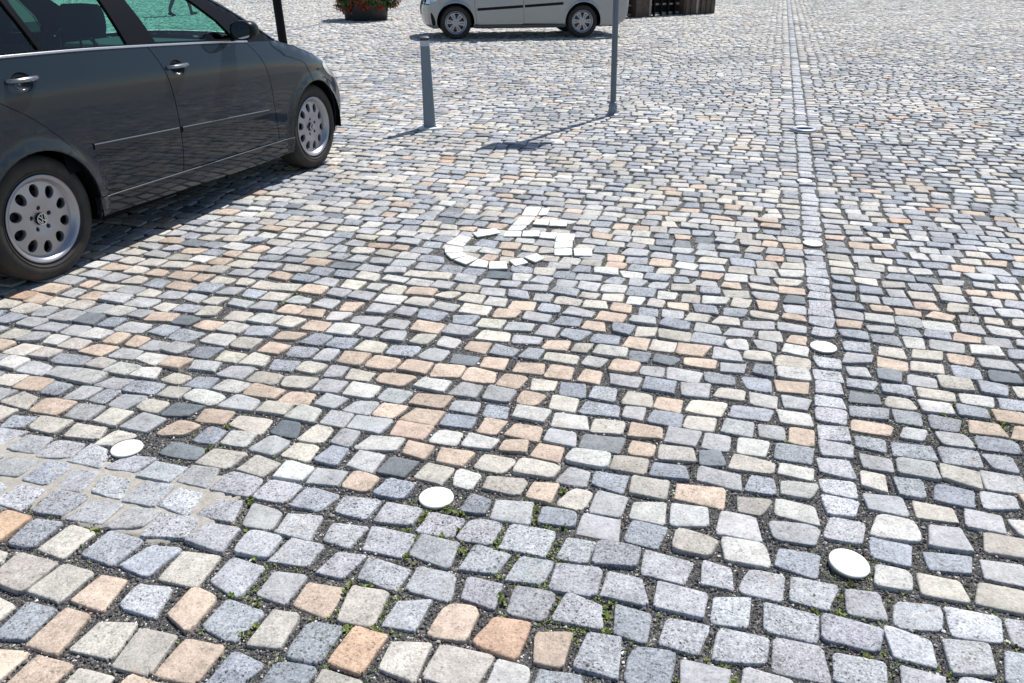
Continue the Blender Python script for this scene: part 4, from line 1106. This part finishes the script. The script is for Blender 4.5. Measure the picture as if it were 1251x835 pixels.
# ---- the dark grey car, nose away from the camera
yawA = R(70.906); nA = Vector((math.sin(yawA), -math.cos(yawA)))
pA = Vector((-2.375, 4.05)) - nA * .845
rootA = thing('parked_car', 'dark grey family car parked at left, with ten hole alloy wheels', 'car', (pA.x, pA.y, 0), yawA)
WA = [(.15, .815), (.185, .834), (.215, .845), (.27, .857), (.315, .8635), (.36, .868), (.42, .8725), (.52, .877), (.60, .8785), (.68, .8785), (.76, .8765), (.84, .872), (.895, .866), (.915, .860), (.95, .848), (1.0, .833), (1.03, .822)]
dA = dict(wb=2.578, Ro=.320, Ri=.219, yout=.845, wkind='holes', paint=mpaintA,
    prof=[(3.08, .19), (3.16, .26), (3.19, .38), (3.18, .50), (3.11, .61), (3.00, .695), (2.88, .765), (2.76, .822), (2.60, .882), (2.44, .930), (2.27, .975), (2.12, 1.06), (2.00, 1.13), (1.85, 1.215), (1.70, 1.29), (1.50, 1.385), (1.25, 1.475), (.95, 1.535), (.5, 1.565), (.0, 1.555), (-.35, 1.515), (-.50, 1.46), (-.60, 1.33), (-.70, 1.12), (-.74, .98), (-.755, .82), (-.765, .60), (-.76, .42), (-.73, .28), (-.66, .20)],
    belt=[(-.9, 1.115), (0, 1.100), (.5, 1.085), (1.0, 1.058), (1.5, 1.028), (1.87, 1.002), (2.15, .975), (2.3, .955), (2.6, .90), (2.8, .845), (3.3, .75)],
    Wz=WA, taperF=(2.45, .20, 1.9), taperR=(-.15, .20), tumble=(.32, .30), arch=[(0, .316, .347), (2.578, .316, .350)],
    nose=.12, cowlb=.13, rr=.045,
    f=dict(bottom=(3.08, .19), bumper_top=(3.14, .585), hood_front=(2.93, .745), cowl=(2.27, .975), roof_front=(1.50, 1.385), roof_rear=(-.50, 1.46), gate=(-.735, 1.0), rbump=(-.765, .60), tail_belt=(-.715, 1.085), mirror=(1.73, 1.035)),
    gapA=[(2.075, .30), (2.055, .40), (2.035, .56), (2.02, .74), (1.985, .86), (1.93, .94), (1.87, 1.002)],
    gapB=[(1.03, .325), (1.045, .45), (1.050, .62), (1.035, .84), (1.0, .97), (.955, 1.06)],
    gapC=[(-.26, 1.103), (-.235, 1.02), (-.14, .93), (.04, .815), (.19, .68), (.28, .56), (.37, .42), (.42, .365), (.50, .340), (.56, .337), (.70, .333), (.88, .328), (1.025, .325)],
    sill_top=lambda x: .342 - .032 * (x - .45) / 1.7 if x > .45 else .342, sill_bot=lambda x: .235 - .045 * np.clip((x - .33) / 1.4, 0, 1), arch_low=.215,
    windows=[([(1.77, 1.035), (1.45, 1.050), (1.04, 1.076), (1.0, 1.20), (.95, 1.32), (.93, 1.42), (1.15, 1.415), (1.38, 1.345), (1.52, 1.265), (1.67, 1.150)], False),
             ([(.815, 1.085), (.26, 1.108), (.20, 1.30), (.16, 1.455), (.45, 1.468), (.74, 1.452), (.775, 1.30)], False),
             ([(.225, 1.112), (-.22, 1.122), (-.32, 1.25), (-.28, 1.38), (-.1, 1.435), (.125, 1.455), (.165, 1.30)], False)],
    mould=([(1.955, .535), (1.062, .578)], [(1.030, .580), (.37, .612)]), mould_w=.016, mould_mat=mpaintA, mould_line=True, belt_mat=mat('belt_trim_metal', (.50, .51, .53), .25, metal=.9), handle_mat=mat('silver_grey_handle', (.13, .15, .18), .25, metal=.6, coat=1), mirror_mat=mblack,
    handles=[(1.13, .925), (.05, .985)], taillamp=[(-.64, .98), (-.70, .97), (-.725, .80), (-.68, .72), (-.60, .80)],
    headlamp=[(2.83, .775), (2.77, .755), (2.83, .69), (2.96, .635), (3.06, .61), (3.07, .635), (2.97, .705), (2.89, .75)],
    floor=(-.6, 2.95), seats=[(1.06, -.36, 1.04, 1.185), (1.06, .36, 1.04, 1.185), (.30, -.38, .96, 1.14), (.30, .38, .96, 1.14)])
carA = build_car(rootA, dA)

# ---- the silver car in the background, nose to the left
yawB = R(188.8); nB = Vector((-math.sin(yawB), math.cos(yawB)))
pB = Vector((1.401 - .02, 17.22)) - nB * .80
rootB = thing('parked_car', 'silver hatchback parked across the square with black rubbing strips and six spoke wheels', 'car', (pB.x, pB.y, 0), yawB)
dB = dict(dA); 
dB.update(wb=2.482, Ro=.303, Ri=.205, yout=.80, wkind='spokes', paint=mpaintB,
    prof=[(2.86, .185), (2.95, .24), (2.99, .36), (3.00, .50), (2.97, .62), (2.91, .74), (2.81, .86), (2.68, .95), (2.52, 1.02), (2.36, 1.07), (2.28, 1.10), (2.1, 1.20), (1.9, 1.31), (1.6, 1.44), (1.2, 1.54), (.8, 1.585), (.2, 1.585), (-.35, 1.54), (-.62, 1.46), (-.76, 1.28), (-.84, 1.08), (-.90, .92), (-.945, .75), (-.95, .55), (-.93, .40), (-.86, .29), (-.76, .25)],
    belt=[(-1, 1.05), (0, 1.02), (1.2, .985), (2.1, .95), (2.3, .94), (3.2, .9)],
    Wz=[(.15, .77), (.19, .79), (.22, .815), (.30, .826), (.36, .832), (.45, .838), (.55, .842), (.68, .846), (.78, .842), (.84, .830), (.9, .815), (.97, .80)],
    taperF=(2.3, .30, 1.9), taperR=(-.35, .35), tumble=(.35, .25), arch=[(0, .303, .352), (2.482, .303, .352)], nose=.13, cowlb=.16, rr=.05,
    f=dict(bottom=(2.86, .185), bumper_top=(2.97, .62), hood_front=(2.84, .83), cowl=(2.28, 1.10), roof_front=(1.6, 1.44), roof_rear=(-.62, 1.46), gate=(-.84, 1.08), rbump=(-.945, .62), tail_belt=(-.86, 1.04), mirror=(1.75, 1.0)),
    gapA=[(2.085, .275), (2.10, .45), (2.12, .62), (2.10, .80), (2.05, .90), (1.98, .955)],
    gapB=[(1.165, .275), (1.17, .45), (1.18, .70), (1.15, .86), (1.10, .985)],
    gapC=[(-.25, 1.027), (-.22, .93), (-.10, .84), (.10, .76), (.26, .66), (.36, .52), (.42, .38), (.47, .30), (.55, .278), (.80, .275), (1.16, .275)],
    sill_top=lambda x: .262, sill_bot=lambda x: .20, arch_low=.20, sill_mat=mat('dark_grey_sill', (.09, .095, .10), .5),
    windows=[([(1.80, .99), (1.45, 1.01), (1.18, 1.02), (1.10, 1.2), (1.06, 1.40), (1.3, 1.42), (1.55, 1.36), (1.7, 1.2)], False),
             ([(1.0, 1.03), (.10, 1.06), (.02, 1.25), (.05, 1.42), (.5, 1.47), (.92, 1.46), (.96, 1.25)], False)],
    mould=([(2.07, .535), (1.19, .585)], [(1.155, .587), (.40, .632)]), mould_w=.024, mould_mat=mblack, mould_line=False, belt_mat=mblack, handle_mat=mpaintB, mirror_mat=mpaintB,
    handles=[(1.28, .80), (.40, .84)], taillamp=[(-.70, 1.02), (-.80, 1.0), (-.88, .84), (-.84, .74), (-.74, .84)],
    headlamp=[(2.60, .93), (2.53, .88), (2.66, .80), (2.82, .71), (2.92, .66), (2.93, .72), (2.85, .80), (2.74, .89)],
    floor=(-.75, 2.85))
carB = build_car(rootB, dB)
# fog lamp recess on the silver car's bumper
for side in (1, -1):
    carB.patch('fog_lamp_recess', [tuple(p) for p in catmull([(2.955, .47), (2.92, .45), (2.88, .36), (2.87, .27), (2.92, .25), (2.945, .34)], 5, True)], mblack, side, off=.003, lip=.004, grid=.03)

# ================================================================= PLANTER WITH RED FLOWERS
px_, py_ = -3.62, 21.9
rt = thing('flower_planter', 'round dark planter tub overflowing with green leaves and red flowers', 'planter', (px_, py_, 0))
mpot = mat('dark_pot', (.018, .020, .020), .6, bump=(15, .3, .004)); msoil = mat('soil', (.03, .022, .016), .95, bump=(40, 1, .02))
mb = MB(); mb.lathe([(0, .0), (.50, .0), (.52, .02), (.55, .30), (.60, .58), (.63, .60), (.63, .64), (.58, .64), (.56, .56)], 40); mb.build('tub', mpot, rt, auto=40)
mb = MB(); mb.lathe([(0, .60), (.575, .575)], 30); mb.build('soil', msoil, rt)
def leaf_mesh(name, P, Nn, L, Wd, cols, parent):
    n = len(P); a = rng.normal(0, 1, (n, 3)); a -= (a * Nn).sum(1, keepdims=True) * Nn; a /= np.linalg.norm(a, axis=1, keepdims=True); b = np.cross(Nn, a)
    L = L[:, None]; Wd = Wd[:, None]
    V = np.stack([P - a * L, P + b * Wd + Nn * L * .12, P + a * L, P - b * Wd + Nn * L * .12], 1)
    return np_mesh(name, V.reshape(-1, 3), np.arange(n * 4), np.arange(n) * 4, [mpb], False, parent, {'scol': np.repeat(np.concatenate([cols, np.ones((n, 1))], 1), 4, 0)})
n = 9000; th_ = rng.uniform(0, 2 * np.pi, n); ph_ = np.arccos(rng.uniform(-1, 1, n)); rr = rng.uniform(.72, 1.0, n) ** .6 * (1 + .10 * np.sin(th_ * 5 + 1) + .07 * np.sin(ph_ * 7 + th_ * 3))
sq = np.sin(ph_) ** .4
P = np.stack([.74 * rr * sq * np.cos(th_), .74 * rr * sq * np.sin(th_), .62 + .50 * rr * np.cos(ph_)], 1)
P = P[P[:, 2] > .22 + .10 * np.sin(th_ * 4)]; n = len(P)
nn = P - np.array([0, 0, .6]) + rng.normal(0, .35, (n, 3)); nn /= np.linalg.norm(nn, axis=1, keepdims=True)
gc_ = np.array([(.035, .075, .018), (.05, .10, .02), (.08, .13, .03), (.02, .045, .012)])[rng.integers(0, 4, n)] * rng.lognormal(0, .2, n)[:, None]
leaf_mesh('foliage', P, nn, rng.uniform(.022, .045, n), rng.uniform(.014, .028, n), gc_, rt)
sel = rng.random(n) < .24; Pf = P[sel]; Pf = Pf[np.sin(Pf[:, 0] * 9 + 2) + np.sin(Pf[:, 2] * 11) + np.sin(Pf[:, 1] * 8) > -.4]
Pf = np.repeat(Pf * np.array([1.05, 1.05, 1.0]), 5, 0) + rng.normal(0, .016, (len(Pf) * 5, 3)); n = len(Pf); nn = rng.normal(0, 1, (n, 3)); nn /= np.linalg.norm(nn, axis=1, keepdims=True)
leaf_mesh('flowers', Pf, nn, rng.uniform(.014, .024, n), rng.uniform(.012, .020, n), np.array([(.50, .012, .012), (.65, .03, .02), (.35, .008, .012)])[rng.integers(0, 3, n)], rt)

# ================================================================= TIMBER BARRIER BEHIND THE SILVER CAR
mwood = mat('weathered_brown_timber', (.050, .036, .027), .7, bump=(25, .5, .004), vary=(6, .6, (.16, .12, .085)))
mwood2 = mat('pale_rail_timber', (.30, .26, .21), .7, bump=(25, .5, .003), vary=(9, .5, (.2, .17, .13)))
a = Vector(G(752, 23)); b = Vector(G(873, 16.5)); dd = b - a; ang = math.atan2(dd.y, dd.x); L = dd.length
rt = thing('timber_planter_fence', 'dark brown timber fence of box planters and slats behind the silver car', 'fence', (a.x, a.y, 0), ang)
fx = lambda px: L * (px - 752) / 121.
def tbox(name, x0, x1, y0, y1, z0, z1, m): mb = MB(); mb.box(((x0 + x1) / 2, (y0 + y1) / 2, (z0 + z1) / 2), (x1 - x0, y1 - y0, z1 - z0), 0, .008); return mb.build(name, m, rt)
tbox('planter_box', fx(833), fx(873), 0, .85, .0, .80, mwood)
for k, xx in enumerate((836, 842.5, 849, 855.5, 862, 868.5)): tbox('batten', fx(xx) - .045, fx(xx) + .045, -.025, -.001, .02, .80, mwood if k % 2 else mwood2 if k == 2 else mwood)
tbox('fence_post', fx(775), fx(791), 0, .34, 0, .95, mwood)
tbox('fence_post', fx(790), fx(792.5), -.02, .05, 0, .95, mwood2)
tbox('fence_post', fx(745), fx(758), .1, .44, 0, .95, mwood)
tbox('back_panel', fx(758), fx(834), .30, .33, .02, .85, mtimb)
for z in (.06, .28, .50, .72):
    mb = MB(); 
    for k in range(5):
        x0 = fx(792.5) + k * (fx(836) - fx(792.5)) / 5.2; mb.box((x0 + .10, .20, z), (.185, .05, .05), 0, .006)
    mb.box((fx(760) + .22, .20, z), (.42, .05, .04), 0, .006)
    mb.build('rail', mwood2, rt)
mb = MB()
for k in range(6):
    x0 = fx(792.5) + k * (fx(836) - fx(792.5)) / 5.2; mb.box((x0 - .005, .14, .42), (.05, .05, .84), 0, .005)
mb.build('slats', mtimb, rt)
tbox('top_rail', fx(758), fx(833), .02, .30, .86, .92, mwood)
# added timber box, standing in for an unknown object's shadow at the right edge
c_ = Vector(G(1262, -1))
rt = thing('added_shadow_box', 'added dark box standing in for a shadow at the far top right corner', 'planter', (c_.x, c_.y, 0), R(15))
mb = MB(); mb.box((0, 0, .25), (1.6, .7, .5), 0, .01); mb.build('box', mwood, rt)
mb = MB(); mb.box((0, 0, .515), (1.68, .78, .03), 0, .006); mb.build('rim', mwood2, rt)

# ================================================================= PERSON WALKING BEHIND THE DARK CAR
F1 = Vector((*G(236, 17.5), 0)); F2 = Vector((*G(208, 20.5), 0))
base = (F1 + F2) / 2; hd = (F1 - F2); ang = math.atan2(hd.y, hd.x)
def skin_body(name, joints, edges, parent, sub=2):
    me = bpy.data.meshes.new(name); me.from_pydata([j[0] for j in joints], edges, []); o = link(bpy.data.objects.new(name, me), parent)
    o.modifiers.new('skin', 'SKIN')
    for i, j in enumerate(joints):
        sv = me.skin_vertices[0].data[i]; sv.radius = j[1] if hasattr(j[1], '__len__') else (j[1], j[1]); sv.use_root = (i == 0)
    m = o.modifiers.new('sub', 'SUBSURF'); m.levels = sub; m.render_levels = sub
    return o
rt = thing('person', 'person in dark trousers striding past, feet seen through the dark car windows', 'person', base, ang)
s_ = .30
J = [((0, 0, .95), (.15, .11)), ((0, 0, 1.12), (.14, .10)), ((.01, 0, 1.32), (.17, .11)), ((.01, 0, 1.46), (.10, .08)), ((.02, 0, 1.53), (.055, .055)), ((.035, 0, 1.60), (.075, .08)), ((.04, 0, 1.70), (.085, .095)), ((.035, 0, 1.77), (.05, .06)),
     ((.02, -.09, .88), .095), ((.19, -.10, .50), .060), ((.27, -.10, .12), .040), ((.29, -.10, .055), .040), ((.40, -.11, .035), .034),
     ((-.02, .09, .88), .095), ((-.04, .10, .50), .060), ((-.32, .10, .17), .040), ((-.33, .10, .11), .040), ((-.24, .11, .035), .034),
     ((.0, -.20, 1.42), .055), ((-.10, -.24, 1.16), .042), ((-.06, -.25, .92), .030), ((-.045, -.25, .84), .032),
     ((.0, .20, 1.42), .055), ((.08, .24, 1.16), .042), ((.20, .23, .95), .030), ((.25, .22, .89), .032)]
E_ = [(0, 1), (1, 2), (2, 3), (3, 4), (4, 5), (5, 6), (6, 7), (0, 8), (8, 9), (9, 10), (10, 11), (11, 12), (0, 13), (13, 14), (14, 15), (15, 16), (16, 17), (3, 18), (18, 19), (19, 20), (20, 21), (3, 22), (22, 23), (23, 24), (24, 25)]
nb = len(J)
for hb, y_, x_, z_, up in ((21, -.25, -.045, .84, 0), (25, .22, .25, .89, 1)):   # five fingers per hand
    for k, (dx, ln) in enumerate(((-.024, .060), (-.008, .072), (.008, .070), (.023, .055))):
        J += [((x_ + dx, y_, z_ - .055), .0085), ((x_ + dx + .006, y_ + .004, z_ - .055 - ln * .55), .0075), ((x_ + dx + .018, y_ + .008, z_ - .055 - ln), .006)]
        b_ = len(J) - 3; E_ += [(hb, b_), (b_, b_ + 1), (b_ + 1, b_ + 2)]
    J += [((x_ + .035, y_, z_ - .03), .009), ((x_ + .050, y_, z_ - .065), .008)]; b_ = len(J) - 2; E_ += [(hb, b_), (b_, b_ + 1)]
body = skin_body('body', J, E_, rt, 2)
mper = bpy.data.materials.new('skin_and_clothes'); mper.use_nodes = True; t = mper.node_tree; B = t.nodes['Principled BSDF']; B.inputs['Roughness'].default_value = .8
tc = t.nodes.new('ShaderNodeTexCoord'); sx = t.nodes.new('ShaderNodeSeparateXYZ'); t.links.new(tc.outputs['Object'], sx.inputs[0])
rp = t.nodes.new('ShaderNodeValToRGB'); rp.color_ramp.interpolation = 'CONSTANT'; mz = mth('DIVIDE', sx.outputs[2], 1.85); t.links.new(mz, rp.inputs[0])
for i, (z, c) in enumerate([(0, (.010, .010, .012)), (.10 / 1.85, (.012, .014, .022)), (.96 / 1.85, (.16, .22, .30)), (1.50 / 1.85, (.55, .36, .27))]):
    e = rp.color_ramp.elements[i] if i < 2 else rp.color_ramp.elements.new(z)
    e.position = z; e.color = (*c, 1)
t.links.new(rp.outputs[0], B.inputs['Base Color']); body.data.materials.append(mper)
mhair = mat('brown_hair', (.05, .03, .02), .6, bump=(80, .6, .004))
mb = MB(); mb.lathe([(0, 1.805), (.05, 1.795), (.082, 1.76), (.094, 1.70), (.088, 1.655), (.07, 1.63)], 20, c=(.022, 0, 0)); mb.build('hair', mhair, rt)
for sgn in (-1, 1):
    mb = MB(); fx_, fy_ = (.33, -.105) if sgn < 0 else (-.29, .105); mb.box((fx_ + .03, fy_, .035), (.26, .085, .065), 0, .025, Matrix.Rotation(R(0 if sgn < 0 else 14), 4, 'Y')); mb.build('shoe', mblack, rt, bevel=.015)
print('done')
